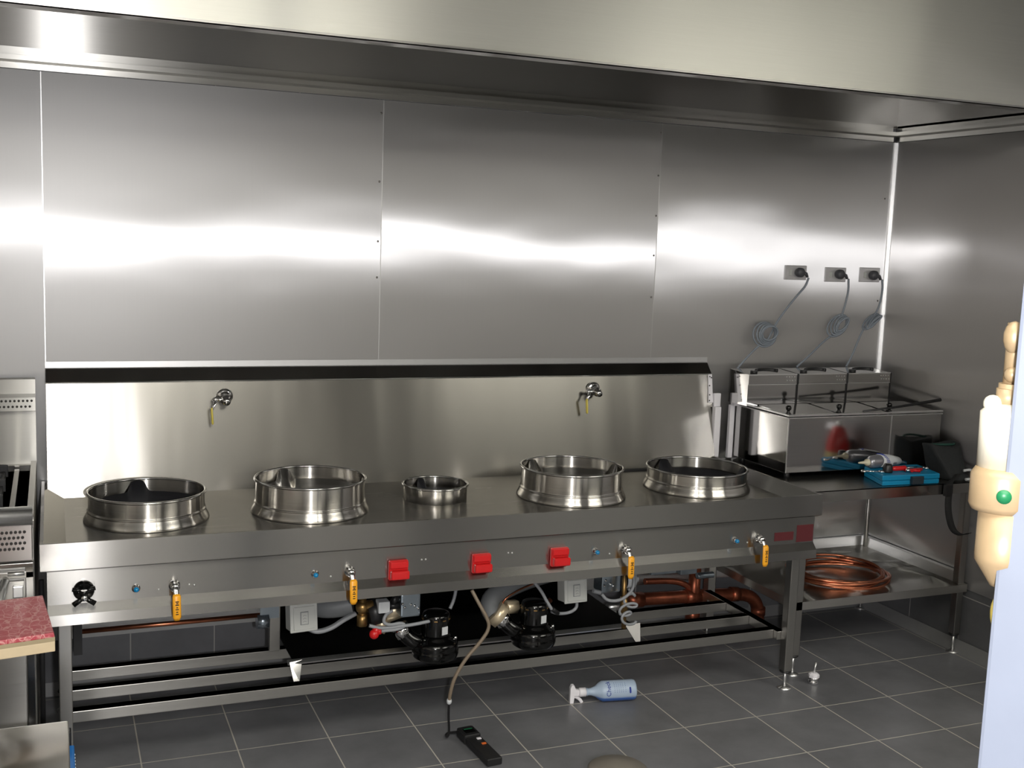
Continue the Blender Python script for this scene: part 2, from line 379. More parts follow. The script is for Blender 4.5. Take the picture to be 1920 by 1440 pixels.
b = MB(); b.prism([(0.0, 0), (-0.022, 0), (-0.016, 0.012), (0.0, 0.045)], -2.6, XR, 'x'); struct(b.build('baseboard_back', 'seal'))
b = MB(); b.prism([(XR, 0), (XR-0.03, 0), (XR-0.022, 0.014), (XR-0.004, 0.05), (XR, 0.05)], -2.3, -0.022, 'y'); struct(b.build('baseboard_right', 'seal'))

# ================================================================ EXTRACTION HOOD
HY, HZ = -1.194, 2.256
hood = thing('extraction_hood', 'large stainless extraction hood spanning the top of the steel wall', 'hood', (1.0, -0.6, HZ))
def quad_sheet(vs, t=0.002): 
    b = MB(); b.poly(vs, [(0, 1, 2, 3)]); return b
b = MB()   # back inner panel rises from the trim channel, then the roof of the canopy
b.hexa([(-2.4, -0.0, 2.305), (XR-0.002, -0.0, 2.305), (XR-0.002, 0.003, 2.305), (-2.4, 0.003, 2.305)],
       [(-2.4, -0.0, 2.93), (XR-0.002, -0.0, 2.93), (XR-0.002, 0.003, 2.93), (-2.4, 0.003, 2.93)])
b.build('inner_back_panel', 'hood', hood)
b = MB(); b.box((XR-0.004, HY, 2.305), (XR-0.001, 0, 2.93)); b.build('inner_side_panel', 'hood', hood)
b = MB(); b.prism([(-0.001, ZT+0.002), (-0.012, ZT+0.002), (-0.012, ZT+0.022), (-0.036, ZT+0.028), (-0.036, ZT+0.045), (-0.030, ZT+0.045), (-0.030, ZT+0.034), (-0.004, ZT+0.034), (-0.004, ZT+0.075), (-0.001, ZT+0.075)], -2.4, XR-0.03, 'x')
lab(b.build('gutter_channel', 'ledge', hood), 'folded channel along the wall')
b = MB(); b.prism([(XR-0.001, ZT+0.002), (XR-0.012, ZT+0.002), (XR-0.012, ZT+0.022), (XR-0.036, ZT+0.028), (XR-0.036, ZT+0.045), (XR-0.030, ZT+0.045), (XR-0.030, ZT+0.034), (XR-0.004, ZT+0.034), (XR-0.004, ZT+0.075), (XR-0.001, ZT+0.075)], HY, -0.001, 'y')
lab(b.build('gutter_channel', 'ledge', hood), 'folded channel along the right wall')
b = MB(); b.prism([(HY, HZ), (HY, 2.93), (HY+0.002, 2.93), (HY+0.002, HZ+0.03), (HY+0.03, HZ+0.022), (HY+0.03, HZ+0.008), (HY+0.026, HZ+0.008), (HY+0.026, HZ+0.018), (HY+0.004, HZ+0.024), (HY+0.004, HZ)], -2.4, XR-0.03, 'x')
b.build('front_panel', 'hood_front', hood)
b = MB(); b.box((-2.4, HY-0.003, HZ-0.003), (XR-0.03, HY+0.055, HZ)); b.box((-2.4, HY-0.003, HZ-0.003), (XR-0.03, HY, HZ+0.006)); lab(b.build('bottom_lip', 'ledge', hood), 'grey folded lip')
b = MB(); b.box((-2.4, HY+0.002, 2.93), (XR-0.002, 0.0, 2.948)); b.build('canopy_roof', 'hood', hood)
b = MB(); b.box((-2.402, HY, HZ), (-2.4, 0, 2.93)); b.build('end_panel', 'hood', hood)
b = MB(); b.prism([(-0.03, ZT+0.0), (-0.03, ZT+0.0)], 0, 1) if False else None

# ================================================================ CEILING LIGHTS (behind the camera, they light the room and the hood's front)
def ceiling_light(x0, x1, y0, y1, label):
    t = thing('ceiling_light', label, 'light', ((x0+x1)/2, (y0+y1)/2, 2.9), 'ceiling lights behind the viewer')
    b = MB(); b.box((x0, y0, 2.93), (x1, y1, 2.949)); b.box((x0, y0, 2.915), (x1, y0+0.03, 2.93)); b.box((x0, y1-0.03, 2.915), (x1, y1, 2.93))
    b.box((x0, y0+0.03, 2.915), (x0+0.03, y1-0.03, 2.93)); b.box((x1-0.03, y0+0.03, 2.915), (x1, y1-0.03, 2.93)); b.build('frame', 'white', t)
    b = MB(); b.box((x0+0.031, y0+0.031, 2.92), (x1-0.031, y1-0.031, 2.929)); b.build('diffuser', 'lamp', t)
ceiling_light(-0.3, 1.6, -5.5, -3.05, 'long ceiling light panel on the left behind the viewer')
ceiling_light(2.85, 4.9, -5.5, -3.05, 'ceiling light panel on the right behind the viewer')

# ================================================================ WOK RANGE
X0, X1, YF, RZ, DZ = -0.02, 2.734, -0.873, 0.806, 0.765
rng = thing('wok_range', 'long stainless five-hole wok range with a tilted backsplash against the steel wall', 'cooking range', ((X0+X1)/2, -0.43, 0))
b = MB(); b.prism([(-0.10, DZ), (YF+0.03, DZ), (YF+0.03, DZ-0.004), (-0.10, DZ-0.004)], X0+0.03, X1-0.03, 'x'); b.build('deck', 'deck', rng)
# rim: outer walls, thin top edge, inner faces sloping down to the deck
def rim():
    b = MB()
    xo0, xo1, yo = X0, X1, YF; t = 0.010; s = 0.072
    def wall(pa, pb, ia, ib, da, db, out):
        pass
    # front
    b.hexa([(xo0, yo, 0.726), (xo1, yo, 0.726), (xo1, yo+0.004, 0.726), (xo0, yo+0.004, 0.726)], [(xo0, yo, RZ), (xo1, yo, RZ), (xo1-t, yo+t, RZ), (xo0+t, yo+t, RZ)])
    b.hexa([(xo0+t, yo+t, RZ-0.003), (xo1-t, yo+t, RZ-0.003), (xo1-s, yo+0.05, DZ-0.003), (xo0+s, yo+0.05, DZ-0.003)], [(xo0+t, yo+t, RZ), (xo1-t, yo+t, RZ), (xo1-s, yo+0.05, DZ+0.0005), (xo0+s, yo+0.05, DZ+0.0005)])
    b.hexa([(xo0, yo, 0.726), (xo1, yo, 0.726), (xo1, yo+0.03, 0.714), (xo0, yo+0.03, 0.714)], [(xo0, yo+0.001, 0.729), (xo1, yo+0.001, 0.729), (xo1, yo+0.03, 0.718), (xo0, yo+0.03, 0.718)])
    # sides
    for xa, sg in ((xo0, 1), (xo1, -1)):
        b.hexa([(xa, yo, 0.726), (xa+sg*0.004, yo, 0.726), (xa+sg*0.004, -0.012, 0.726), (xa, -0.012, 0.726)], [(xa, yo, RZ), (xa+sg*t, yo+t, RZ), (xa+sg*t, -0.012, RZ), (xa, -0.012, RZ)])
        b.hexa([(xa+sg*t, yo+t, RZ-0.003), (xa+sg*t, -0.012, RZ-0.003), (xa+sg*s, -0.1, DZ-0.003), (xa+sg*s, yo+0.05, DZ-0.003)], [(xa+sg*t, yo+t, RZ), (xa+sg*t, -0.012, RZ), (xa+sg*s, -0.1, DZ+0.0005), (xa+sg*s, yo+0.05, DZ+0.0005)])
    return b
rim().build('raised_rim', 'front', rng)
b = MB(); b.prism([(-0.842, 0.72), (-0.842, 0.613), (-0.866, 0.588), (-0.868, 0.556), (-0.835, 0.552), (-0.835, 0.556), (-0.862, 0.560), (-0.861, 0.587), (-0.838, 0.611), (-0.838, 0.72)], X0+0.018, X1-0.008, 'x')
b.box((X0+0.018, -0.838, 0.6), (X0+0.020, -0.03, 0.72)); b.box((X1-0.010, -0.838, 0.6), (X1-0.008, -0.03, 0.72)); b.build('front_panel', 'front', rng)
b = MB(); b.box((X0+0.025, -0.82, 0.56), (X1-0.02, -0.03, 0.565)); b.build('underside_panel', 'tray', rng)
# backsplash
b = MB(); b.prism([(-0.003, 0.70), (-0.118, 0.70), (-0.118, DZ), (-0.040, 1.166), (-0.003, 1.207)], X0+0.02, X1, 'x'); b.build('backsplash', 'splash', rng)
b = MB(); b.prism([(-0.003, 1.206), (-0.0445, 1.163), (-0.0465, 1.168), (-0.0045, 1.214), (-0.0045, 1.236), (-0.003, 1.236)], X0+0.018, X1, 'x'); lab(b.build('top_flashing', 'bright', rng), 'thin bright flashing along the top')
b = MB(); b.prism([(-0.0072, 1.209), (-0.0455, 1.1665), (-0.0475, 1.1685), (-0.0092, 1.211)], X0+0.02, X1-0.002, 'x'); lab(b.build('top_fold', 'mirror_dark', rng), 'dark sloping fold under the flashing')
b = MB()   # end flanges with screw holes at the right of the backsplash
b.hexa([(2.712, -0.072, 1.04), (2.736, -0.072, 1.04), (2.736, -0.050, 1.04), (2.712, -0.050, 1.04)], [(2.718, -0.045, 1.165), (2.738, -0.045, 1.165), (2.738, -0.030, 1.165), (2.718, -0.030, 1.165)])
b.box((2.738, -0.075, 1.022), (2.772, -0.06, 1.082)); b.box((2.730, -0.10, 0.80), (2.762, -0.075, 1.025)); b.bevel(0.003)
lab(b.build('end_flange', 'white', rng), 'bright white painted flange at the right end')
b = MB()
for p in ((2.722, -0.053, 1.155), (2.731, -0.052, 1.15), (2.720, -0.058, 1.115), (2.718, -0.066, 1.075), (2.716, -0.07, 1.05)): b = MB(); b.ball(p, 0.003, 8); b.build('screw_hole', 'ink', rng)
b = MB(); b.prism([(-0.12, DZ+0.0005), (-0.145, DZ+0.0005), (-0.145, DZ+0.006), (-0.12, DZ+0.006)], 2.12, 2.42, 'x'); b.build('drain_grille', 'iron', rng)
# legs
def leg(px, py, h, parent, s=0.019, foot=0.075, mat='tube', name='leg', rnd=False):
    b = MB()
    if rnd: b.cyl((px, py, foot), (px, py, h), s, 20)
    else: b.box((px-s, py-s, foot), (px+s, py+s, h)); b.bevel(0.003)
    lg = b.build(name, mat, parent)
    b = MB(); b.cyl((px, py, 0.012), (px, py, foot), 0.0065, 12); b.lathe([(0.0, 0), (0.027, 0), (0.027, 0.004), (0.012, 0.010), (0.009, 0.013), (0.0, 0.013)], (px, py, 0), 20, cap=False)
    b.build('foot', 'bright', lg)
    b = MB(); b.lathe([(s*1.15, foot-0.006), (s*1.25, foot-0.003), (s*1.15, foot+0.002)], (px, py, 0), 16); b.build('leg_cap', 'black', lg)
    return lg
for px, py in ((2.69, -0.775), (2.69, -0.20), (0.045, -0.775), (0.045, -0.16)): leg(px, py, 0.585, rng)
b = MB(); b.box((0.705, -0.52, 0.276), (0.741, -0.49, 0.57)); b.bevel(0.002); b.build('mid_post', 'tube', rng)
RB = 0.196; TB = 0.238
b = MB()
for y in (-0.715, -0.545, -0.375):
    b.box((0.062, y-0.019, RB), (2.652, y+0.019, RB+0.036))
for x in (0.045, 2.669): b.box((x-0.017, -0.757, RB+0.001), (x+0.017, -0.215, RB+0.035))
b.bevel(0.002); b.build('pot_rail', 'tube', rng)
# drip tray under the burners
b = MB(); b.prism([(-0.655, TB+0.052), (-0.655, TB+0.045), (-0.22, TB+0.045), (-0.22, TB+0.10), (-0.222, TB+0.10), (-0.222, TB+0.047), (-0.652, TB+0.047), (-0.652, TB+0.052)], 0.76, 2.06, 'x')
b.build('drip_tray', 'tray', rng)
b = MB(); b.prism([(-0.665, TB+0.040), (-0.668, TB+0.046), (-0.650, TB+0.054), (-0.648, TB+0.050), (-0.664, TB+0.042)], 0.74, 2.03, 'x'); b.build('tray_lip', 'bright', rng)
for sx, x in ((1, 0.745), (-1, 2.045)):
    b = MB(); A = [(x-0.025*(sx < 0), -0.668, TB+0.050), (x+0.045, -0.655, TB+0.050), (x+0.030, -0.690, TB-0.012), (x+0.010, -0.695, TB-0.012)]
    b.hexa(A, [(p[0], p[1]-0.002, p[2]+0.0015) for p in A])
    b.build('tray_corner', 'mirror', rng)
# controls on the front panel
YP = -0.842
def ball_valve(x, z=0.645, kind='front', parent=rng, y=YP, sleeve='yellow'):
    b = MB(); b.lathe([(0.0, 0), (0.017, 0), (0.017, 0.004), (0.012, 0.008), (0.012, 0.018), (0.015, 0.024), (0.010, 0.032), (0.0, 0.034)], (x, y, z), 20, AY, cap=False); v = lab(b.build('ball_valve', 'chrome', parent), 'chrome valve stem')
    b = MB(); b.tube([(x, y-0.03, z+0.004), (x+0.001, y-0.034, z-0.006), (x+0.002, y-0.046, z-0.024), (x+0.002, y-0.048, z-0.034)], [0.009, 0.009, 0.008, 0.009], 10, flat=0.45); lv = b.build('lever', 'chrome', v)
    b = MB(); b.tube([(x+0.002, y-0.044, z-0.016), (x+0.002, y-0.048, z-0.022), (x+0.003, y-0.049, z-0.086), (x+0.003, y-0.048, z-0.096)], [0.010, 0.0125, 0.0125, 0.008], 12, flat=0.45); s_ = lab(b.build('lever_sleeve', sleeve, lv), 'yellow plastic sleeve')
    b = MB()
    for k, (h, wd) in enumerate(((0.036, 0.010), (0.041, 0.006), (0.046, 0.010), (0.054, 0.005), (0.060, 0.009), (0.068, 0.006), (0.075, 0.008))): b.box((x+0.003-wd/2, y-0.0555, z-h-0.0015), (x+0.003+wd/2, y-0.0535, z-h+0.0012))
    b.build('lever_marking', 'ink', s_)
    return v
for x in (0.356, 0.901, 1.906, 2.473): ball_valve(x)
def pilot(x, z=0.645):
    b = MB(); b.lathe([(0, 0), (0.0125, 0), (0.0125, 0.004), (0.009, 0.007), (0.009, 0.010), (0, 0.010)], (x, YP, z), 20, AY, cap=False); p = lab(b.build('pilot_bezel', 'chrome', rng), 'chrome indicator bezel')
    b = MB(); b.lathe([(0, 0.009), (0.0078, 0.009), (0.0078, 0.018), (0.005, 0.023), (0, 0.024)], (x, YP, z), 16, AY, cap=False); lab(b.build('indicator_lens', 'blue_lens', p), 'blue indicator lens')
for x in (0.245, 0.788, 1.789, 2.369): pilot(x)
def red_handle(x, z=0.639):
    b = MB(); b.box((x-0.033, YP-0.018, z-0.033), (x+0.033, YP, z+0.033)); b.bevel(0.006, 3); h = lab(b.build('control_handle', 'red', rng), 'square red plastic control handle')
    b = MB(); b.box((x-0.031, YP-0.042, z-0.026), (x+0.031, YP-0.016, z+0.003)); b.bevel(0.007, 3); b.build('handle_grip', 'red', h)
    b = MB(); b.box((x-0.031, YP-0.026, z+0.008), (x+0.031, YP-0.016, z+0.031)); b.bevel(0.005, 3); b.build('handle_ridge', 'red', h)
for x in (1.062, 1.353, 1.644): red_handle(x)
b = MB()
for x, z in ((1.145, 0.664), (1.159, 0.664), (1.455, 0.664), (1.469, 0.663), (0.310, 0.635), (0.84, 0.632), (1.845, 0.632), (2.425, 0.632), (0.40, 0.643), (0.415, 0.64)): b = MB(); b.ball((x, YP, z), 0.0032, 8); b.build('screw', 'bright', rng)
# black star handle valve
b = MB(); b.lathe([(0, 0), (0.030, 0), (0.030, 0.006), (0.024, 0.016), (0.013, 0.022), (0.011, 0.034), (0, 0.034)], (0.098, YP, 0.652), 24, AY, cap=False); st = lab(b.build('water_valve', 'black_gloss', rng), 'black round valve base')
b = MB()
for a in (215, 325, 90):
    L_ = 0.036 if a != 90 else 0.022
    b.tube([(0.098, YP-0.040, 0.642), (0.098+L_*math.cos(math.radians(a)), YP-0.042, 0.642+L_*math.sin(math.radians(a)))], [0.006, 0.0085], 12)
for a in (160, 20): b.tube([(0.098, YP-0.02, 0.655), (0.098+0.034*math.cos(math.radians(a)), YP-0.02, 0.655+0.02*math.sin(math.radians(a)))], [0.007, 0.006], 10)
lab(b.build('cross_handle', 'black_gloss', st), 'black cross handle')
b = MB(); b.lathe([(0, 0.03), (0.009, 0.03), (0.009, 0.052), (0.007, 0.055), (0, 0.055)], (0.098, YP, 0.642), 16, AY, cap=False); lab(b.build('handle_cap', 'chrome', st), 'chrome cap')
for (xa, xb, za, zb) in ((2.545, 2.632, 0.628, 0.661), (2.646, 2.722, 0.618, 0.684)):
    b = MB(); b.box((xa, YP-0.001, za), (xb, YP+0.001, zb)); lab(b.build('rating_sticker', 'sticker', rng), 'dull maroon sticker')
b = MB()
for x in (1.355, 1.646): b = MB(); b.prism([(x-0.028, 0.6065), (x-0.028, 0.6045), (x-0.01, 0.6055), (x+0.01, 0.6055), (x+0.028, 0.6045), (x+0.028, 0.6065)], -0.849, -0.845, 'y'); b.build('ledge_mark', 'tan_dark', rng)
# water taps on the backsplash
def tap(x, z, dx):
    y = -0.052
    ax = Matrix.Rotation(PI/2+0.19, 3, 'X')
    b = MB(); b.lathe([(0, 0), (0.031, 0), (0.031, 0.004), (0.024, 0.010), (0.016, 0.013), (0.016, 0.034), (0.019, 0.037), (0.019, 0.045), (0.013, 0.048), (0.013, 0.070), (0.0, 0.07)], (x, y, z), 28, ax, cap=False)
    b.cyl((x, y-0.035, z-0.008), (x-0.036, y-0.038, z-0.006), 0.007, 12); b.ball((x-0.038, y-0.038, z-0.006), 0.010)
    t = lab(b.build('water_tap', 'chrome', rng), 'chrome water tap on the backsplash')
    b = MB(); b.tube([(x-0.038, y-0.044, z-0.008), (x-0.041, y-0.05, z-0.022), (x-0.053, y-0.055, z-0.038)], [0.006, 0.006, 0.007], 10, flat=0.5); lv = b.build('lever', 'chrome', t)
    b = MB(); b.tube([(x-0.052, y-0.055, z-0.034), (x-0.053, y-0.055, z-0.04), (x-0.050, y-0.056, z-0.090), (x-0.049, y-0.056, z-0.096)], [0.006, 0.0085, 0.0085, 0.006], 12, flat=0.5); lab(b.build('lever_sleeve', 'yellow_pale', lv), 'pale yellow sleeve')
tap(0.614, 1.108, 0); tap(2.145, 1.110, 0)

# ---- burner plumbing under the range (fixed to it)
YU = -0.70
def switch_box(x, z, yaw_):
    R = Matrix.Translation((x, -0.70, z)) @ Matrix.Rotation(yaw_, 4, 'Z') @ Matrix.Rotation(-0.12, 4, 'X')
    b = MB(); b.box((-0.045, 0.0, -0.045), (0.045, 0.055, 0.047), R); b.bevel(0.004); s_ = lab(b.build('isolator_switch', 'switch', rng), 'white plastic isolator switch box')
    b = MB(); b.box((-0.047, -0.008, -0.049), (0.047, 0.001, 0.049), R); b.bevel(0.005, 3); lab(b.build('cover_plate', 'switch', s_), 'white cover plate')
    b = MB(); b.box((-0.036, -0.012, -0.040), (0.036, -0.007, 0.036), R); b.bevel(0.002); b.build('raised_panel', 'switch', s_)
    b = MB(); b.box((-0.014, -0.0145, -0.024), (0.014, -0.0115, 0.020), R); b.bevel(0.001); lab(b.build('rocker_surround', 'switch_grey', s_), 'grey rocker surround')
    b = MB(); b.box((-0.011, -0.016, -0.021), (0.011, -0.0140, 0.017), R); rk = b.build('rocker', 'switch', s_)
    b = MB()
    for k in (-0.012, -0.002, 0.008): b.prism([(-0.006, k-0.003), (0, k), (0.006, k-0.003), (0.006, k-0.0015), (0, k+0.0015), (-0.006, k-0.0015)], -0.0168, -0.0158, 'y')
    for v in b.bm.verts: v.co = R @ v.co
    b.build('rocker_mark', 'switch_grey', rk)
switch_box(0.783, 0.455, 0.10); switch_box(1.785, 0.462, 0.05)
def blower(cx, cy, zb, nz):
    """round black fan housing, motor can above, curved outlet to the left"""
    b = MB(); b.lathe([(0, 0), (0.066, 0), (0.078, 0.008), (0.082, 0.020), (0.082, 0.034), (0.078, 0.040), (0.080, 0.044), (0.079, 0.058), (0.070, 0.068), (0.052, 0.074), (0.052, 0.082), (0, 0.082)], (cx, cy, zb), 40, cap=False)
    h = lab(b.build('blower', 'black_gloss', rng), 'glossy black burner blower')
    b = MB(); b.lathe([(0, 0.078), (0.048, 0.078), (0.0505, 0.09), (0.049, 0.150), (0.045, 0.162), (0.03, 0.168), (0, 0.168)], (cx, cy, zb), 36, cap=False); mt_ = b.build('motor', 'black_gloss', h)
    b = MB()
    for k in range(10):
        a = k*PI/5+0.3; b.box((-0.006, -0.0505, 0), (0.006, -0.047, 0.004), Matrix.Translation((cx, cy, zb+0.142)) @ Matrix.Rotation(a, 4, 'Z'))
    b.build('vent_slot', 'brass', mt_)
    b = MB(); b.box((-0.012, -0.0515, 0), (0.012, -0.049, 0.028), Matrix.Translation((cx, cy, zb+0.095)) @ Matrix.Rotation(0.35, 4, 'Z')); lab(b.build('motor_label', 'label', mt_), 'small white label')
    b = MB(); b.tube(smooth([(cx-0.03, cy+0.01, zb+0.05), (cx-0.075, cy+0.0, zb+0.062), (cx-0.105, cy+0.01, zb+0.085), (cx-0.118, cy+0.015, zb+0.105)]), 0.027, 16); b.build('outlet', 'black_gloss', h)
    b = MB(); b.tube([(cx-0.108, cy+0.012, zb+0.088), (cx-0.128, cy+0.020, zb+0.118)], 0.031, 20); lab(b.build('hose_clamp', 'chrome', h), 'shiny hose clamp')
    for dx, dz in ((0.066, 0.07), (-0.045, 0.07)): b = MB(); b.ball((cx+dx, cy-0.02, zb+dz), 0.007, 10); b.build('bolt', 'chrome', h)
blower(1.243, -0.72, 0.272, 1); blower(1.618, -0.715, 0.274, 1)
def bar_hex(b, a, c, r): b.tube([a, c], r, 6); return b
# left train
b = MB(); b.tube(smooth([(0.80, -0.55, 0.50), (0.84, -0.60, 0.455), (0.89, -0.64, 0.455), (0.96, -0.66, 0.47)]), 0.036, 18); lab(b.build('air_pipe', 'grey_pipe', rng), 'grey air pipe elbow behind the left switch')
b = MB(); b.cyl((0.985, -0.70, 0.405), (0.985, -0.70, 0.505), 0.0135, 14); bar_hex(b, (0.985, -0.70, 0.405), (0.985, -0.70, 0.445), 0.019); bar_hex(b, (0.975, -0.70, 0.47), (1.02, -0.70, 0.472), 0.021); b.ball((0.985, -0.70, 0.47), 0.024)
lab(b.build('gas_valve', 'brass', rng), 'brass valve body')
b = MB(); b.cyl((1.005, -0.69, 0.44), (1.055, -0.69, 0.45), 0.044, 24); sv = lab(b.build('solenoid', 'black', rng), 'black solenoid coil')
b = MB(); b.box((1.03, -0.742, 0.455), (1.07, -0.70, 0.495)); b.bevel(0.004); lab(b.build('solenoid_label', 'label', sv), 'silver label')
b = MB(); b.box((1.115, -0.72, 0.425), (1.185, -0.66, 0.508)); b.bevel(0.006); cb_ = lab(b.build('ignition_box', 'zinc', rng), 'blue-grey zinc ignition box')
for x, z in ((1.128, 0.462), (1.15, 0.47), (1.163, 0.465), (1.176, 0.455), (1.12, 0.475)): b = MB(); b.ball((x, -0.722, z), 0.005, 8); b.build('screw', 'chrome', cb_)
b = MB(); b.cyl((1.075, -0.70, 0.465), (1.115, -0.70, 0.465), 0.013, 14); b.cyl((1.09, -0.70, 0.47), (1.105, -0.70, 0.50), 0.012, 12); b.build('cable_gland', 'black', rng)
b = MB(); b.cyl((1.022, -0.73, 0.385), (1.03, -0.735, 0.405), 0.014, 10); b.ball((1.018, -0.735, 0.383), 0.017, 12); b.ball((1.036, -0.735, 0.392), 0.012, 10); lab(b.build('vent_knob', 'red', rng), 'small red knob')
b = MB(); b.cyl((1.085, -0.62, 0.41), (1.16, -0.62, 0.43), 0.034, 6); b.cyl((1.06, -0.60, 0.38), (1.10, -0.62, 0.36), 0.028, 14); lab(b.build('pipe_union', 'brass_pale', rng), 'pale brass pipe union')
b = MB()
for dy in (0, 0.007): b.tube(smooth([(0.80, -0.69+dy, 0.41), (0.83, -0.70+dy, 0.395), (0.88, -0.70+dy, 0.405), (0.92, -0.70+dy, 0.43), (0.965, -0.69+dy, 0.445)]), 0.0075, 10)
b.tube(smooth([(1.00, -0.735, 0.415), (1.04, -0.74, 0.402), (1.10, -0.745, 0.405), (1.15, -0.75, 0.408), (1.21, -0.75, 0.415)]), 0.006, 10)
b.tube(smooth([(1.08, -0.735, 0.46), (1.055, -0.74, 0.45), (1.045, -0.745, 0.425), (1.07, -0.745, 0.412), (1.11, -0.745, 0.418), (1.125, -0.745, 0.405), (1.10, -0.745, 0.395), (1.04, -0.745, 0.395)]), 0.006, 10)
b.tube(smooth([(1.29, -0.73, 0.445), (1.31, -0.72, 0.48), (1.325, -0.70, 0.54)]), 0.006, 10)
b.build('wiring', 'cable', rng)
# right train
b = MB(); b.tube(smooth([(1.77, -0.52, 0.475), (1.66, -0.57, 0.475), (1.56, -0.62, 0.468), (1.485, -0.64, 0.445), (1.465, -0.655, 0.41), (1.478, -0.68, 0.385)]), 0.036, 18); lab(b.build('air_pipe', 'grey_pipe', rng), 'grey air pipe curving to the right blower')
b = MB(); bar_hex(b, (1.475, -0.69, 0.405), (1.50, -0.70, 0.385), 0.047); bar_hex(b, (1.52, -0.67, 0.41), (1.57, -0.66, 0.405), 0.026); lab(b.build('pipe_union', 'brass_pale', rng), 'brass hexagonal pipe union')
b = MB(); b.tube(smooth([(1.50, -0.69, 0.42), (1.505, -0.70, 0.45), (1.56, -0.69, 0.475), (1.64, -0.67, 0.49), (1.70, -0.66, 0.51)]), 0.0035, 8); b.cyl((1.66, -0.66, 0.375), (1.72, -0.63, 0.405), 0.010, 12); b.build('pilot_tube', 'copper', rng)
b = MB(); b.tube(smooth([(1.60, -0.73, 0.52), (1.635, -0.73, 0.48), (1.655, -0.74, 0.44), (1.675, -0.74, 0.41)]), 0.006, 10)
b.tube(smooth([(1.80, -0.69, 0.41), (1.80, -0.69, 0.385), (1.77, -0.69, 0.37), (1.72, -0.70, 0.375), (1.69, -0.71, 0.39)]), 0.006, 10)
b.tube(smooth([(1.86, -0.70, 0.45), (1.89, -0.70, 0.44)]), 0.008, 10)
b.tube(smooth([(1.88, -0.73, 0.445), (1.90, -0.74, 0.42), (1.95, -0.75, 0.42), (1.995, -0.75, 0.45), (2.01, -0.74, 0.49), (2.00, -0.73, 0.53)]), 0.006, 10)
pts = []
for k in range(46):
    a = k*0.42; pts.append((1.985+0.027*math.cos(a)+0.012*math.sin(a*0.4), -0.745+0.006*math.sin(a*0.7), 0.43-0.0022*k+0.016*math.sin(a)))
b.tube([(1.985, -0.74, 0.46)]+pts, 0.0052, 8)
b.build('wiring', 'cable', rng)
b = MB(); b.cyl((1.675, -0.742, 0.412), (1.71, -0.72, 0.385), 0.008, 10); b.build('heat_sleeve', 'black', rng)
b = MB(); b.box((1.91, -0.67, 0.425), (1.99, -0.60, 0.50)); b.bevel(0.006); cb_ = lab(b.build('ignition_box', 'zinc', rng), 'blue-grey zinc ignition box on the right')
for x, z in ((1.92, 0.455), (1.945, 0.46), (1.957, 0.453), (1.925, 0.475)): b = MB(); b.ball((x, -0.672, z), 0.005, 8); b.build('screw', 'chrome', cb_)
b = MB(); b.cyl((1.985, -0.72, 0.30), (1.985, -0.70, 0.56), 0.009, 12); b.cyl((1.985, -0.715, 0.36), (1.985, -0.71, 0.42), 0.015, 8); lab(b.build('gas_spindle', 'brass', rng), 'thin brass pipe')
b = MB(); b.cyl((2.00, -0.62, 0.455), (2.03, -0.62, 0.455), 0.036, 20); sv = lab(b.build('solenoid', 'black', rng), 'black solenoid coil')
b = MB(); b.cyl((2.03, -0.62, 0.455), (2.07, -0.62, 0.455), 0.034, 20); b.cyl((2.07, -0.62, 0.452), (2.09, -0.62, 0.452), 0.012, 12); lab(b.build('solenoid_label', 'label', sv), 'silver label')
# copper gas manifold behind the frame
YM = -0.085
b = MB(); b.tube(smooth([(2.36, YM, 0.172), (2.60, YM, 0.163), (2.80, YM, 0.156), (2.90, YM, 0.150), (2.985, YM, 0.138), (3.030, YM, 0.095), (3.040, YM, 0.04), (3.040, YM, 0.0)], 3), 0.029, 20)
b.cyl((2.64, YM, 0.161), (2.71, YM, 0.158), 0.034, 20); b.cyl((2.685, YM, 0.30), (2.685, YM, 0.05), 0.027, 18); b.cyl((2.685, YM, 0.11), (2.685, YM, 0.03), 0.034, 18)
b.tube(smooth([(2.44, YM+0.02, 0.243), (2.56, YM+0.02, 0.237), (2.63, YM+0.01, 0.225), (2.675, YM, 0.19)]), 0.014, 14)
b.cyl((2.88, YM, 0.152), (2.92, YM, 0.148), 0.033, 20); b.cyl((3.038, YM, 0.075), (3.040, YM, 0.04), 0.033, 20); b.cyl((2.34, YM, 0.172), (2.42, YM, 0.168), 0.034, 20)
gm_t = thing('gas_pipe', 'large tarnished copper gas pipe behind the range frame, bending down to the floor', 'pipe', (2.7, -0.085, 0))
gm = b.build('manifold', 'copper_old', gm_t)
b = MB(); b.box((2.46, YM-0.033, 0.118), (2.62, YM-0.030, 0.129)); lab(b.build('gas_tag', 'yellow_tag', gm_t), 'narrow yellow tag')
b = MB(); b.box((2.30, -0.36, 0.37), (2.42, -0.30, 0.42)); b.box((2.44, -0.36, 0.36), (2.52, -0.32, 0.42)); b.cyl((2.52, -0.36, 0.35), (2.60, -0.36, 0.35), 0.014, 12); b.bevel(0.003); b.build('bracket', 'zinc', rng)
b = MB(); b.cyl((2.10, -0.42, 0.26), (2.10, -0.42, 0.20), 0.012, 12); b.cyl((2.07, -0.42, 0.275), (2.13, -0.42, 0.275), 0.016, 12); b.build('drain_cock', 'bright', rng)
b = MB(); b.cyl((0.07, -0.52, 0.412), (0.67, -0.52, 0.412), 0.008, 14); lab(b.build('supply_pipe', 'copper', rng), 'thin copper supply pipe')
b = MB(); b.cyl((0.66, -0.52, 0.39), (0.70, -0.52, 0.39), 0.027, 18); b.box((0.67, -0.53, 0.40), (0.735, -0.52, 0.44)); b.build('pipe_end_fitting', 'zinc', rng)
b = MB(); b.box((0.07, -0.70, 0.40), (0.095, -0.55, 0.56)); b.build('corner_bracket', 'iron', rng)

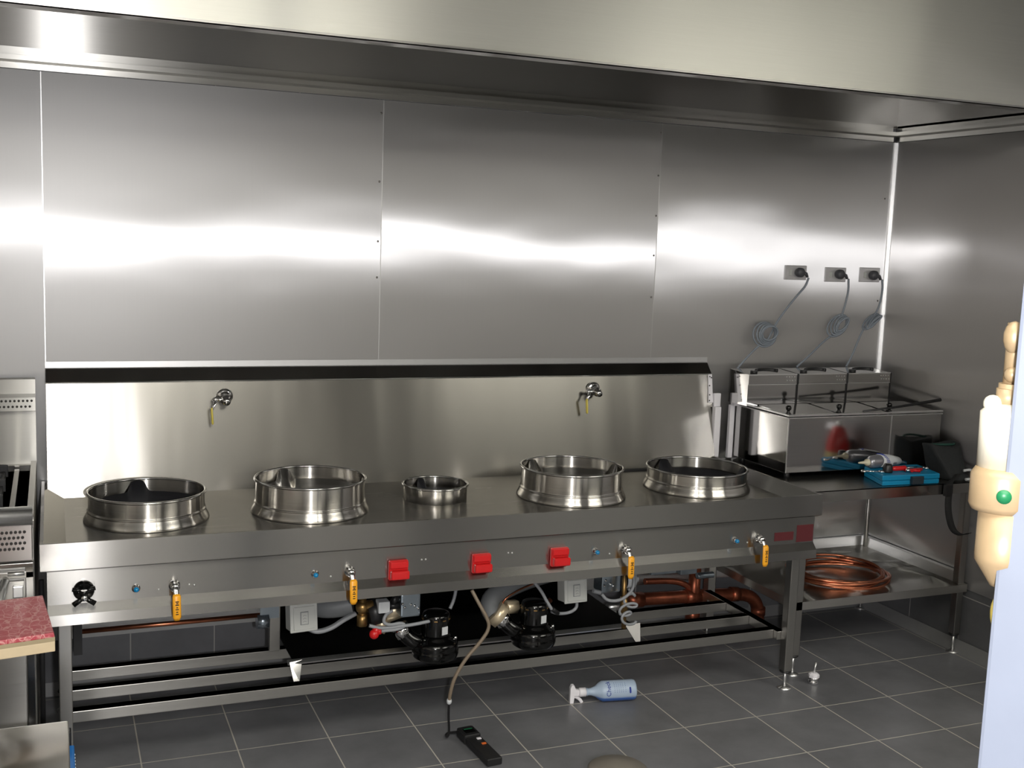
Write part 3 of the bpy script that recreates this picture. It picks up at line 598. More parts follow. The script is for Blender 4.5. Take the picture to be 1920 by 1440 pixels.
# ================================================================ WOK RINGS
def wok_ring(cx, cy, R, zt, label, flare=True, tabs=3, inner=True, rot=0):
    zb = DZ+0.001
    t = thing('wok_ring', label, 'wok ring', (cx, cy, zb), 'stainless wok rings on the range deck')
    rw = R-0.006
    pr_ = [(rw, zt-0.005), (rw, zb+0.042), (rw, zb+0.0385)]
    if flare: pr_ += [(rw+0.004, zb+0.037), (rw+0.0045, zb+0.034), (rw+0.002, zb+0.031), (rw+0.0025, zb+0.0295), (rw+0.008, zb+0.020), (rw+0.015, zb+0.008), (rw+0.016, zb+0.002), (rw+0.013, zb)]
    else: pr_ += [(rw, zb)]
    inn = [(r-0.002, h) for r, h in pr_[::-1]]
    b = MB(); b.lathe(pr_+inn, (cx, cy, 0), 72, cap=False); b.build('ring_wall', 'ring', t)
    b = MB(); b.tube([(cx+(R-0.004)*math.cos(2*PI*k/72), cy+(R-0.004)*math.sin(2*PI*k/72), zt-0.004) for k in range(72)], 0.0048, 10, closed=True); b.build('rolled_edge', 'mirror', t)
    # inner liner: low collar rising into three ears that carry the wok
    b = MB(); n = 144; ri = R-0.020; lo = []; hi = []
    for k in range(n):
        a = 2*PI*k/n
        d = min(abs((a-(rot+j*2*PI/3)+PI) % (2*PI)-PI) for j in range(3))
        e = 1/(1+math.exp((d-0.16)/0.022)); h = zt-0.046 + 0.038*e
        rr = ri + 0.010*e
        lo.append((cx+(ri-0.03)*math.cos(a), cy+(ri-0.03)*math.sin(a), zb+0.004)); hi.append((cx+rr*math.cos(a), cy+rr*math.sin(a), max(h, zb+0.015)))
    lo2 = [(cx+(p[0]-cx)*0.985, cy+(p[1]-cy)*0.985, p[2]+0.002) for p in hi]
    lo3 = [(cx+(p[0]-cx)*0.975, cy+(p[1]-cy)*0.975, p[2]) for p in lo]
    N = n
    b.poly(lo+hi+lo2+lo3, [(k, (k+1) % N, N+(k+1) % N, N+k) for k in range(N)]+[(N+k, N+(k+1) % N, 2*N+(k+1) % N, 2*N+k) for k in range(N)]+[(2*N+k, 2*N+(k+1) % N, 3*N+(k+1) % N, 3*N+k) for k in range(N)], True)
    b.build('wok_support', 'ring' if inner else 'pit', t)
    # burner well inside
    b = MB(); b.lathe([(ri-0.034, zb+0.003), (ri-0.05, zb+0.006), (0.07, zb+0.004), (0.06, zb+0.012), (0.03, zb+0.016), (0.0, zb+0.016)], (cx, cy, 0), 48, cap=False); lab(b.build('burner_well', 'pit', t), 'dark burner well')
    return t
wok_ring(0.306, -0.470, 0.190, 0.862, 'tall wok ring at the far left end of the range', inner=False, rot=PI/2+0.1)
wok_ring(0.848, -0.485, 0.193, 0.884, 'tall wok ring second from the left, with a bright inner ear', rot=PI/2+0.35)
wok_ring(1.330, -0.415, 0.124, 0.823, 'small low wok ring in the middle of the range, the smallest of the five', flare=False, inner=False, rot=PI/2+0.2)
wok_ring(1.850, -0.495, 0.199, 0.882, 'tall wok ring right of the small middle ring', rot=PI/2+0.55)
wok_ring(2.415, -0.478, 0.204, 0.851, 'wok ring at the far right end, nearest the fryer', inner=False, rot=PI/2+0.25)

# ================================================================ WORK TABLE
TZ, TF = 0.772, -0.70
tab = thing('work_table', 'stainless steel work table with an undershelf in the right corner', 'table', (3.24, -0.35, 0))
b = MB(); b.box((2.785, TF, TZ-0.003), (XR-0.006, -0.004, TZ)); b.box((2.785, TF, TZ-0.042), (XR-0.006, TF+0.003, TZ)); b.box((2.785, TF, TZ-0.042), (2.788, -0.01, TZ)); b.box((2.785, TF, TZ-0.045), (XR-0.006, TF+0.018, TZ-0.042)); b.build('tabletop', 'table', tab)
for px, py, r in ((2.808, TF+0.035, False), (3.664, TF+0.045, False), (2.808, -0.05, True), (3.66, -0.05, True)): leg(px, py, TZ-0.003, tab, s=0.017 if not r else 0.011, rnd=r, foot=0.085)
SZ = 0.312
b = MB(); b.box((2.79, TF+0.02, SZ-0.002), (XR-0.012, -0.02, SZ)); b.box((2.79, TF+0.018, SZ-0.034), (XR-0.012, TF+0.021, SZ)); b.box((2.788, TF+0.02, SZ-0.034), (2.791, -0.02, SZ))
b.build('undershelf', 'ledge', tab)
b = MB(); b.prism([(-0.024, SZ), (-0.020, SZ+0.045), (-0.006, SZ+0.045), (-0.006, SZ+0.042), (-0.017, SZ+0.042), (-0.021, SZ)], 2.79, XR-0.03, 'x')
b.prism([(XR-0.016-0.024, SZ), (XR-0.016-0.020, SZ+0.045), (XR-0.008, SZ+0.045), (XR-0.008, SZ+0.042), (XR-0.016-0.017, SZ+0.042), (XR-0.016-0.021, SZ)], TF+0.07, -0.006, 'y')
lab(b.build('shelf_upstand', 'bright', tab), 'bright raised edge around the shelf')

# ================================================================ FRYER
fx0, fx1, fy0, fy1, fz0, fz1 = 2.848, 3.662, -0.474, -0.085, 0.800, 1.030
fry = thing('deep_fryer', 'polished steel countertop deep fryer with three tanks on the work table', 'fryer', ((fx0+fx1)/2, -0.28, TZ))
b = MB(); b.box((fx0, fy0, fz0), (3.384, fy1, fz1)); b.box((3.388, fy0, fz0), (fx1, fy1, fz1)); b.bevel(0.0015); b.build('body', 'mirror', fry)
b = MB(); b.box((3.384, fy0-0.001, fz0), (3.388, fy0+0.004, fz1)); b.box((fx0-0.001, fy0-0.0015, fz0), (fx0+0.003, fy0+0.002, fz1)); b.build('corner_seam', 'bright', fry)
for px, py in ((fx0+0.03, fy0+0.03), (fx1-0.03, fy0+0.03), (fx0+0.03, fy1-0.03), (fx1-0.03, fy1-0.03)):
    b = MB(); b.cyl((px, py, TZ), (px, py, fz0), 0.012, 12); lab(b.build('foot', 'black', fry), 'black rubber foot')
b = MB(); b.box((fx0-0.004, fy0-0.004, fz1+0.010), (fx1+0.003, fy0+0.010, fz1+0.016)); b.box((fx0-0.004, fy0-0.004, fz1), (fx1+0.003, fy0+0.004, fz1+0.004)); b.box((fx0-0.004, fy0+0.010, fz1+0.010), (fx0+0.010, fy1, fz1+0.016)); b.box((fx0-0.004, fy0, fz1), (fx0+0.004, fy1, fz1+0.004))
lab(b.build('tank_rim', 'bright', fry), 'thin bright double rim')
b = MB(); b.box((fx0-0.03, fy1-0.03, fz1), (fx0-0.002, fy1+0.0, fz1+0.062)); b.box((fx0-0.028, fy1+0.002, fz0-0.01), (fx0-0.004, fy1+0.02, fz1)); b.bevel(0.002); lab(b.build('side_flange', 'white', fry), 'bright white side flange')
hw = [(2.800, 3.050), (3.062, 3.318), (3.330, 3.565)]
for i, (a, c) in enumerate(hw):
    zh0, zh1 = 1.048, 1.186; yf_ = -0.235; yb = -0.09
    b = MB(); b.prism([(yf_, zh0), (yf_, zh1-0.045), (yf_-0.004, zh1-0.042), (yf_-0.004, zh1), (yb, zh1+0.008), (yb, zh0)], a, c, 'x'); hd = b.build('control_head', 'mirror', fry)
    b = MB(); b.box((a, yf_-0.0055, zh1-0.004), (c, yf_-0.003, zh1+0.001)); b.box((a, yf_-0.0055, zh1-0.046), (c, yf_-0.003, zh1-0.043)); lab(b.build('edge_trim', 'bright', hd), 'bright edge trim')
    b = MB()
    for r in range(2):
        for k in range(4): b.cyl((c-0.012-k*0.014+r*0.004, yf_-0.0052, zh1-0.012-r*0.016), (c-0.012-k*0.014+r*0.004, yf_-0.003, zh1-0.012-r*0.016), 0.0028, 8)
    b.build('vent_hole', 'bright', hd)
    b = MB(); b.box((c+0.001, yf_+0.002, zh0), (c+0.011, yb, zh1)); b.build('side_panel', 'black', hd)
    b = MB(); b.cyl((a+0.05, yf_+0.035, zh1), (a+0.05, yf_+0.035, zh1+0.012), 0.016, 14); b.tube([(a+0.15+0.055*math.cos(PI*k/10), yf_+0.08+0.03*math.sin(PI*k/10), zh1+0.007) for k in range(11)], 0.006, 8); lab(b.build('dial', 'black', hd), 'black dial and grip')
    # tank lid in front of the head, hinged, its knob at the right front
    b = MB(); lx0, lx1 = fx0+0.012+i*0.268, fx0+0.268+i*0.268-0.004
    b.hexa([(lx0, fy0+0.014, fz1+0.004), (lx1, fy0+0.014, fz1+0.004), (lx1, yf_-0.006, fz1+0.018), (lx0, yf_-0.006, fz1+0.018)], [(lx0, fy0+0.014, fz1+0.010), (lx1, fy0+0.014, fz1+0.010), (lx1, yf_-0.006, fz1+0.024), (lx0, yf_-0.006, fz1+0.024)])
    ld = b.build('tank_lid', 'mirror', fry)
    kx = (2.875, 3.135, 3.405)[i]; ky = -0.43
    b = MB(); b.lathe([(0.0, 0), (0.014, 0), (0.008, 0.006), (0.006, 0.014), (0.012, 0.020), (0.012, 0.030), (0.008, 0.036), (0.0, 0.037)], (kx, ky, fz1+0.013), 16, cap=False); lab(b.build('lid_knob', 'black_gloss', ld), 'black lid knob')
b = MB(); b.tube([(3.24, -0.46, fz1+0.020), (3.42, -0.45, fz1+0.032), (3.63, -0.44, fz1+0.052), (3.68, -0.44, fz1+0.058)], [0.004, 0.005, 0.007, 0.008], 10)
lab(b.build('basket_handle', 'black', fry), 'long black basket handle')

# ================================================================ WALL SOCKETS AND CORDS
so = None
for i, (x0, z0, x1, z1, lb) in enumerate(((3.114, 1.590, 3.232, 1.656, 'wall socket furthest from the corner, above the fryer'), (3.339, 1.585, 3.455, 1.652, 'middle wall socket of the three above the fryer'), (3.537, 1.588, 3.652, 1.656, 'wall socket nearest the corner above the fryer'))):
    t = thing('wall_socket', lb, 'socket', ((x0+x1)/2, -0.004, z0), 'wall sockets above the fryer')
    b = MB(); b.box((x0, -0.014, z0), (x1, -0.003, z1)); b.bevel(0.003); lab(b.build('plate', 'socket_plate', t), 'shiny metal cover plate')
    b = MB(); b.box((x0+0.02, -0.019, z0+0.02), (x0+0.034, -0.013, z0+0.045)); b.bevel(0.002); b.build('rocker', 'switch', t)
    b = MB(); b.lathe([(0, 0), (0.022, 0), (0.022, 0.002), (0, 0.002)], ((x0+x1)/2+0.028, -0.014, (z0+z1)/2), 20, AY, cap=False); b.build('outlet_face', 'switch', t)
def cord(plug, path, coil_c, coil_r, coil_tilt, turns, label):
    px, pz = plug
    t = thing('power_cord', label, 'cord', (px, -0.02, path[-1][2]), 'grey power cords above the fryer')
    b = MB(); b.lathe([(0, 0), (0.020, 0), (0.022, 0.008), (0.021, 0.024), (0.015, 0.032), (0, 0.033)], (px, -0.017, pz), 22, AY, cap=False); b.tube([(px+0.012, -0.034, pz-0.001), (px+0.030, -0.036, pz-0.006), (px+0.038, -0.036, pz-0.02)], [0.009, 0.008, 0.006], 12)
    lab(b.build('plug', 'plug', t), 'dark grey round plug')
    b = MB(); b.tube(smooth(path, 2), 0.0048, 10)
    for k in range(turns):
        rr = coil_r*(1-0.10*k); ph = k*0.5
        pts = []
        for j in range(28):
            a = 2*PI*j/28+ph; u, v = rr*math.cos(a), rr*math.sin(a)*coil_tilt[1]
            ca, sa = math.cos(coil_tilt[0]), math.sin(coil_tilt[0])
            pts.append((coil_c[0]+u*ca-v*sa+0.003*k, coil_c[1]+0.010*math.sin(a*1.0+k)-0.006*k+rr*math.sin(a)*coil_tilt[2], coil_c[2]+u*sa+v*ca+0.002*k))
        b.tube(pts, 0.0045, 8, closed=True)
    b.build('cable', 'cable_wall', t)
cord((3.183, 1.625), [(3.218, -0.05, 1.602), (3.205, -0.05, 1.565), (3.17, -0.05, 1.53), (3.115, -0.05, 1.47), (3.06, -0.05, 1.40), (3.035, -0.05, 1.35), (3.01, -0.055, 1.315), (2.975, -0.06, 1.30), (2.93, -0.06, 1.265), (2.87, -0.06, 1.205), (2.828, -0.06, 1.15), (2.822, -0.07, 1.105), (2.84, -0.075, 1.085)], (2.995, -0.055, 1.343), 0.060, (0.2, 0.9, 0), 5, 'grey power cord looped in an open round coil, left of the three')
cord((3.407, 1.622), [(3.442, -0.05, 1.602), (3.447, -0.05, 1.55), (3.438, -0.05, 1.50), (3.422, -0.05, 1.44), (3.41, -0.05, 1.40), (3.39, -0.05, 1.35), (3.33, -0.05, 1.315), (3.26, -0.06, 1.26), (3.17, -0.07, 1.195)], (3.395, -0.055, 1.385), 0.060, (0.9, 0.45, 0.3), 5, 'grey power cord with a twisted coil, middle of the three')
cord((3.602, 1.621), [(3.637, -0.05, 1.602), (3.644, -0.05, 1.56), (3.638, -0.05, 1.50), (3.62, -0.05, 1.45), (3.585, -0.05, 1.41), (3.55, -0.05, 1.37), (3.525, -0.05, 1.32), (3.49, -0.06, 1.25), (3.45, -0.07, 1.195)], (3.585, -0.055, 1.405), 0.052, (0.75, 0.22, 0.2), 5, 'grey power cord bunched tightly, nearest the corner')

# ================================================================ THINGS ON THE TABLE
def kase():
    t = thing('tool_case', 'flat bright blue plastic tool case on the table edge in front of the fryer', 'case', (3.36, -0.57, TZ))
    P = [(3.185, -0.675), (3.475, -0.690), (3.520, -0.505), (3.245, -0.488)]
    def slab(b, z0, z1, g):
        cx = sum(p[0] for p in P)/4; cy = sum(p[1] for p in P)/4
        q = [(cx+(p[0]-cx)*g, cy+(p[1]-cy)*g) for p in P]; b.hexa([(x, y, z0) for x, y in q], [(x, y, z1) for x, y in q])
    b = MB(); slab(b, TZ+0.001, TZ+0.020, 0.99); b.bevel(0.004); b.build('case_base', 'case', t)
    b = MB(); slab(b, TZ+0.021, TZ+0.044, 1.0); b.bevel(0.005); b.build('case_lid', 'case', t)
    b = MB(); b.box((3.325, -0.697, TZ+0.004), (3.385, -0.680, TZ+0.036)); b.bevel(0.002); lab(b.build('latch', 'case_latch', t), 'dark latch')
kase()
CZ = TZ+0.0445
tu = thing('sealant_tube', 'silver squeeze tube with a white label lying on the blue case', 'tube', (3.30, -0.53, CZ))
b = MB(); ax = Matrix.Rotation(PI/2, 3, 'Y')
prof = [(3.215, 0.0), (3.215, 0.010), (3.222, 0.022), (3.235, 0.027), (3.29, 0.028), (3.36, 0.024), (3.42, 0.014), (3.445, 0.010)]
rings = []
for k, (x, r) in enumerate(prof):
    fl = 1.0 if k < 5 else (1.0-0.28*(k-4)); wd = 1.0 if k < 5 else 1.0+0.35*(k-4)
    rings.append([b.bm.verts.new((x, -0.545+0.18*(x-3.215)+r*wd*math.cos(2*PI*j/24), CZ+0.0285+r*fl*math.sin(2*PI*j/24)-(0.0 if k < 5 else 0.006*(k-4)))) for j in range(24)])
for a, c in zip(rings[:-1], rings[1:]):
    for j in range(24):
        f = b.bm.faces.new((a[j], a[(j+1) % 24], c[(j+1) % 24], c[j])); f.smooth = True
b.bm.faces.new(rings[-1]); b.build('tube_body', 'tin_grey', tu)
b = MB(); b.lathe([(0.014, 0), (0.014, 0.012), (0.007, 0.016), (0.003, 0.052), (0, 0.052)], (3.217, -0.545, CZ+0.0285), 16, Matrix.Rotation(-PI/2, 3, 'Y'), cap=False); lab(b.build('nozzle', 'cream', tu), 'cream pointed nozzle')
b = MB(); rg = []
for k, x in enumerate((3.272, 3.30, 3.34, 3.385)):
    r = (0.0288, 0.0286, 0.0262, 0.0225)[k]
    rg.append([b.bm.verts.new((x+0.012*math.sin(j*PI/12), -0.545+0.18*(x-3.215)+r*(1.02, 1.02, 1.1, 1.3)[k]*math.cos(PI*0.35+j*PI/12*1.0), CZ+0.0287+r*(1, 1, 0.95, 0.8)[k]*math.sin(PI*0.35+j*PI/12)-(0, 0, 0.002, 0.006)[k])) for j in range(0, 12)])
for a, c in zip(rg[:-1], rg[1:]):
    for j in range(11): b.bm.faces.new((a[j], a[j+1], c[j+1], c[j])).smooth = True
lb = b.build('tube_label', 'label', tu); lab(lb, 'white printed label'); sm = lb.modifiers.new('t', 'SOLIDIFY'); sm.thickness = 0.0012; sm.offset = 1
b = MB()
for k in range(9):
    a = PI*0.42+k*PI/14; b.box((-0.008, -0.002, -0.001), (0.008, 0.002, 0.001), Matrix.Translation((3.285+0.003*k, -0.532+0.031*math.cos(a), CZ+0.0287+0.031*math.sin(a))) @ Matrix.Rotation(-0.5+0.1*(k % 3), 4, 'Z'))
b.build('label_print', 'blue_ink', lb)
def wrench(x0, y0, x1, y1, z, label):
    b = MB(); d = Vector((x1-x0, y1-y0, 0)).normalized(); n = Vector((-d.y, d.x, 0))
    b.tube([(x0, y0, z), (x1, y1, z)], 0.0045, 10, flat=0.6)
    for cx, cy, s in ((x1, y1, 1), (x0, y0, -1)):
        c = Vector((cx, cy, z))+d*s*0.008
        b.tube([(c.x+0.009*math.cos(2*PI*k/16+0.5), c.y+0.009*math.sin(2*PI*k/16+0.5), z) for k in range(16 if s > 0 else 13)], 0.0042, 8, closed=s > 0)
    o = b.build('spanner', 'chrome'); return tag(o, label, 'spanner')
wrench(3.33, -0.55, 3.47, -0.60, CZ+0.0045, 'chrome spanner with a ring end at the right of the blue case')
wrench(3.16, -0.60, 3.215, -0.62, CZ+0.0045, 'short chrome spanner at the left edge of the blue case')
t = thing('screwdriver', 'red-handled screwdriver lying on the blue case', 'screwdriver', (3.33, -0.60, CZ))
b = MB(); b.lathe([(0, 0), (0.008, 0.002), (0.011, 0.015), (0.010, 0.05), (0.012, 0.065), (0.007, 0.072), (0, 0.072)], (3.285, -0.615, CZ+0.0122), 10, Matrix.Rotation(PI/2, 3, 'Y'), cap=False); lab(b.build('handle', 'red', t), 'red handle')
b = MB(); b.cyl((3.355, -0.615, CZ+0.0122), (3.42, -0.612, CZ+0.0122), 0.003, 8); b.build('shaft', 'chrome', t)
t = thing('pliers', 'small pliers with red grips on the blue case lid', 'pliers', (3.37, -0.635, CZ))
b = MB(); b.tube([(3.34, -0.630, CZ+0.008), (3.37, -0.645, CZ+0.008), (3.395, -0.660, CZ+0.007)], 0.0065, 8); b.tube([(3.355, -0.655, CZ+0.008), (3.38, -0.640, CZ+0.009), (3.425, -0.635, CZ+0.007)], 0.0065, 8); lab(b.build('grips', 'red', t), 'red grips')
b = MB(); b.ball((3.345, -0.644, CZ+0.009), 0.009, 10, (1.4, 1, 0.8)); b.build('jaw', 'chrome', t)
b = MB(); b.lathe([(0, 0), (0.020, 0), (0.021, 0.006), (0.018, 0.030), (0.014, 0.036), (0, 0.036)], (3.255, -0.622, CZ), 20, cap=False); tag(b.build('rubber_stopper', 'black'), 'small black round stopper on the blue case beside the tube', 'stopper')
# bag with its strap
bag = thing('equipment_bag', 'charcoal fabric equipment bag slumped on the table beside the right wall', 'bag', (3.56, -0.45, TZ))
b = MB(); n, mm = 22, 12
import itertools
rings = []
for j in range(mm+1):
    v = j/mm; ring = []
    for k in range(n):
        a = 2*PI*k/n; sx, sy = math.cos(a), math.sin(a)
        ex = 0.062+0.022*v+0.004*math.sin(3*a+4*v); ey = 0.085*(1-0.45*v)+0.005*math.sin(5*a+2)
        p = 0.6
        x = 3.622-0.028*v+ex*abs(sx)**p*(1 if sx > 0 else -1); y = -0.590+0.035*v+ey*abs(sy)**p*(1 if sy > 0 else -1)
        ring.append(b.bm.verts.new((min(x, XR-0.012), y, TZ+0.001+0.140*v+0.010*math.sin(2*a+1)*v)))
    rings.append(ring)
for a_, c_ in zip(rings[:-1], rings[1:]):
    for k in range(n): b.bm.faces.new((a_[k], a_[(k+1) % n], c_[(k+1) % n], c_[k])).smooth = True
b.bm.faces.new(rings[-1]); b.bm.faces.new(rings[0][::-1]); b.build('bag_body', 'bag', bag)
b = MB(); b.tube(smooth([(3.535, -0.56, TZ+0.142), (3.57, -0.595, TZ+0.146), (3.62, -0.60, TZ+0.146), (3.665, -0.56, TZ+0.140)]), 0.005, 8); lab(b.build('zip_piping', 'bag_green', bag), 'dark green piping')
b = MB(); b.tube(smooth([(3.62, -0.672, TZ+0.045), (3.65, -0.680, TZ+0.050), (3.68, -0.685, TZ+0.035), (3.665, -0.692, TZ+0.012), (3.62, -0.688, TZ+0.010)]), 0.006, 8); lab(b.build('grey_trim', 'label', bag), 'light grey reflective trim')
def ribbon(b, pts, w, nrm=(1, 0, 0), t=0.0016):
    pts = smooth(pts, 2); wv = Vector(nrm).normalized()*w/2
    L_ = [b.bm.verts.new(p-wv) for p in pts]; R_ = [b.bm.verts.new(p+wv) for p in pts]
    for k in range(len(pts)-1): b.bm.faces.new((L_[k], R_[k], R_[k+1], L_[k+1])).smooth = True
b = MB(); ribbon(b, [(3.60, -0.665, TZ+0.03), (3.56, -0.685, TZ+0.012), (3.520, -0.70, TZ+0.006), (3.51, -0.715, TZ-0.02), (3.505, -0.716, TZ-0.07), (3.51, -0.72, TZ-0.13), (3.54, -0.72, TZ-0.20), (3.59, -0.72, TZ-0.225), (3.64, -0.71, TZ-0.22)], 0.030, (1, -0.25, 0.15))
o = b.build('strap', 'strap', bag, recalc=False); sm = o.modifiers.new('t', 'SOLIDIFY'); sm.thickness = 0.002; lab(o, 'black webbing strap hanging over the table edge')
b = MB(); b.box((3.485, -0.722, TZ-0.05), (3.520, -0.703, TZ+0.002)); b.bevel(0.004); lab(b.build('strap_buckle', 'black', bag), 'black strap buckle')

# copper coil on the undershelf
b = MB(); pts = []
for k in range(230):
    a = 2*PI*k/32; lp = k/32
    r = 0.178+0.010*math.sin(lp*2.3)+0.008*math.sin(lp*5.1+1)
    pts.append((3.195+0.014*math.sin(lp*1.7)+r*1.15*math.cos(a), -0.44+0.012*math.cos(lp*2.1)+r*math.sin(a), SZ+0.007+0.0045*lp+0.006*math.sin(a+lp)+0.004*math.sin(2*a+lp)))
b.tube(pts, 0.0058, 8)
tag(b.build('copper_coil', 'copper'), 'loose coil of copper tubing lying on the table undershelf', 'pipe coil')

# ================================================================ THINGS ON THE FLOOR
def mk_bottle_mat():
    mt, nt, bs = newmat('spray_bottle_plastic'); L = nt.links
    tc = nt.nodes.new('ShaderNodeTexCoord'); sp = nt.nodes.new('ShaderNodeSeparateXYZ'); L.new(tc.outputs['Object'], sp.inputs[0])
    r = nt.nodes.new('ShaderNodeMapRange'); r.inputs[1].default_value = 0.020; r.inputs[2].default_value = 0.028; L.new(sp.outputs[2], r.inputs[0])
    mx = nt.nodes.new('ShaderNodeMix'); mx.data_type = 'RGBA'; L.new(r.outputs[0], mx.inputs[0])
    mx.inputs[6].default_value = (0.06, 0.16, 0.50, 1); mx.inputs[7].default_value = (0.42, 0.52, 0.66, 1)
    L.new(mx.outputs[2], bs.inputs['Base Color']); setin(bs, Roughness=0.35); bs.inputs['Subsurface Weight'].default_value = 0.15; bs.inputs['Subsurface Radius'].default_value = (0.02, 0.02, 0.02)
    return mt
M['bottle'] = mk_bottle_mat()
t = thing('spray_bottle', 'translucent blue spray bottle with a white trigger lying on the tiles', 'spray bottle', (1.99, -0.70, 0))
BA = Vector((1.868, -0.66, 0.041)); BD = Vector((0.985, -0.165, 0)).normalized(); Zv = Vector((0, 0, 1)); Sv = BD.cross(Zv)
bm3 = Matrix((Sv, Zv, BD)).transposed()
b = MB(); b.lathe([(0.0, 0.0), (0.013, 0.0), (0.013, 0.004), (0.016, 0.006), (0.013, 0.009), (0.014, 0.022), (0.020, 0.038), (0.033, 0.054), (0.0385, 0.066), (0.0385, 0.186), (0.036, 0.193), (0.0, 0.194)], BA, 40, bm3, cap=False); bo = b.build('bottle_body', 'bottle', t)
b = MB(); b.lathe([(0.0, -0.026), (0.0155, -0.026), (0.017, -0.022), (0.017, 0.0), (0.0, 0.0)], BA, 24, bm3, cap=False); lab(b.build('collar', 'white', t), 'white screw collar')
def loc(u, s, z): return BA + BD*u + Sv*s + Zv*z
b = MB(); prof = [(-0.026, 0.011), (-0.040, 0.014), (-0.047, 0.032), (-0.057, 0.032), (-0.062, 0.020), (-0.062, -0.040), (-0.047, -0.040), (-0.044, -0.012), (-0.026, -0.012)]
n = len(prof); vs = [loc(u, -0.010, z) for u, z in prof]+[loc(u, 0.010, z) for u, z in prof]; b.poly(vs, [tuple(range(n))[::-1], tuple(range(n, 2*n))]+[(i, (i+1) % n, n+(i+1) % n, n+i) for i in range(n)]); b.bevel(0.003, 2); lab(b.build('spray_head', 'white', t), 'white spray head')
b = MB(); b.tube(smooth([loc(-0.046, 0, -0.014), loc(-0.034, 0, -0.018), (loc(-0.020, 0, -0.028)), loc(-0.013, 0, -0.040)]), 0.005, 10, flat=1.3); lab(b.build('trigger', 'white', t), 'white trigger')
rb_ = 0.0388
def wrapf(off_u, ang0):
    def f(co):    # text x runs round the bottle, text y runs along it (towards the neck)
        a = ang0 + co.x/rb_; rr = rb_+0.0003+co.z
        return BA + BD*(off_u - co.y) - Sv*0 + (Zv*math.sin(a) - Sv*(-1)*math.cos(a)*-1)*0 + (Sv*math.cos(a)+Zv*math.sin(a))*rr
    return f
FS = -1 if Sv.y > 0 else 1
def wrap_txt(off_u, ang_c):
    def f(co):
        a = ang_c + co.x/rb_; d = Sv*FS*math.cos(a)+Zv*math.sin(a)
        return BA + BD*(off_u - co.y) + d*(rb_+0.0002+co.z)
    return f
tm = text_mb('Check', 0.024, None, 0.0003, wrap_txt(0.082, 0.62)); tm.build('label_text', 'blue_ink', bo)
for k, u in enumerate((0.104, 0.113, 0.121, 0.129, 0.137, 0.147)):
    tm = text_mb(('wipe clean all surfaces', 'spray on and leave it', 'rinse with cold water', 'keep away from eyes', 'store in a cool place', 'do not mix or heat')[k] if False else '- - - - - -', 0.012, None, 0.0003, wrap_txt(u, 0.7)); tm.build('label_line', 'blue_ink', bo)
b = MB()
for j in range(8):
    a = 0.15+j*0.06; d = Sv*FS*math.cos(a)+Zv*math.sin(a); p = BA+BD*0.166+d*(rb_+0.0006); b.ball(tuple(p), 0.0035, 8)
b.build('label_block', 'blue_ink', bo)
# leak tester with its hose up to the range
mt_ = thing('gas_meter', 'black handheld gas meter with a long hose lying on the tiles', 'meter', (1.345, -0.92, 0))
ang = math.atan2(-0.245, 0.0) ; 
RM = Matrix.Translation((1.345, -0.918, 0.0)) @ Matrix.Rotation(0.07, 4, 'Z')
b = MB(); b.box((-0.028, -0.120, 0.002), (0.028, 0.125, 0.028), RM); b.bevel(0.006, 3); bd = b.build('meter_body', 'black', mt_)
b = MB(); b.box((-0.032, 0.055, 0.002), (0.030, 0.128, 0.036), RM); b.bevel(0.008, 3); b.build('meter_head', 'black', mt_)
b = MB(); b.box((-0.019, 0.072, 0.0355), (0.019, 0.105, 0.037), RM); sc = lab(b.build('display', 'black_gloss', mt_), 'dark display')
b = MB(); b.box((-0.016, 0.098, 0.037), (0.016, 0.103, 0.0375), RM); lab(b.build('display_line', 'green', sc), 'green display line')
b = MB(); b.box((0.004, 0.028, 0.028), (0.020, 0.040, 0.031), RM); b.bevel(0.002); lab(b.build('button', 'white', mt_), 'white button')
b = MB(); b.box((0.004, -0.012, 0.028), (0.020, -0.001, 0.031), RM); b.bevel(0.002); lab(b.build('button', plain('orange_button', (0.75, 0.16, 0.03), 0.4), mt_), 'orange button')
b = MB(); b.tube(smooth([(1.318, -0.80, 0.02), (1.290, -0.765, 0.007), (1.275, -0.77, 0.006), (1.267, -0.80, 0.007), (1.262, -0.84, 0.04), (1.2475, -0.865, 0.12), (1.2435, -0.88, 0.178)]), 0.0042, 10); lab(b.build('lead', 'black', mt_), 'thin black lead')
b = MB(); b.tube(smooth([(1.2435, -0.88, 0.172), (1.243, -0.885, 0.20), (1.255, -0.89, 0.26), (1.295, -0.89, 0.325), (1.345, -0.89, 0.375), (1.377, -0.89, 0.42), (1.370, -0.885, 0.455), (1.345, -0.87, 0.50), (1.325, -0.845, 0.545)]), 0.0062, 10); lab(b.build('sampling_hose', 'hose', mt_), 'brown rubber hose')
b = MB(); b.ball((1.2435, -0.88, 0.176), 0.009, 12, (1, 1, 1.4)); b.build('hose_joint', 'label', mt_)
# adjustable foot lying by the leg
t = thing('castor_foot', 'spare white and chrome adjustable foot standing by the range leg', 'foot', (2.835, -0.77, 0))
b = MB(); b.lathe([(0, 0), (0.019, 0), (0.021, 0.006), (0.021, 0.014), (0.017, 0.018), (0.021, 0.022), (0.021, 0.028), (0, 0.028)], (2.835, -0.77, 0), 20, cap=False); lab(b.build('base', 'chrome', t), 'chrome base')
b = MB(); b.lathe([(0, 0.028), (0.022, 0.028), (0.022, 0.040), (0.012, 0.046), (0, 0.046)], (2.835, -0.77, 0), 8, cap=False, smooth=False); lab(b.build('nut', 'white', t), 'white plastic nut')
b = MB(); b.cyl((2.835, -0.77, 0.044), (2.846, -0.765, 0.088), 0.004, 10); b.build('stem', 'bright', t)
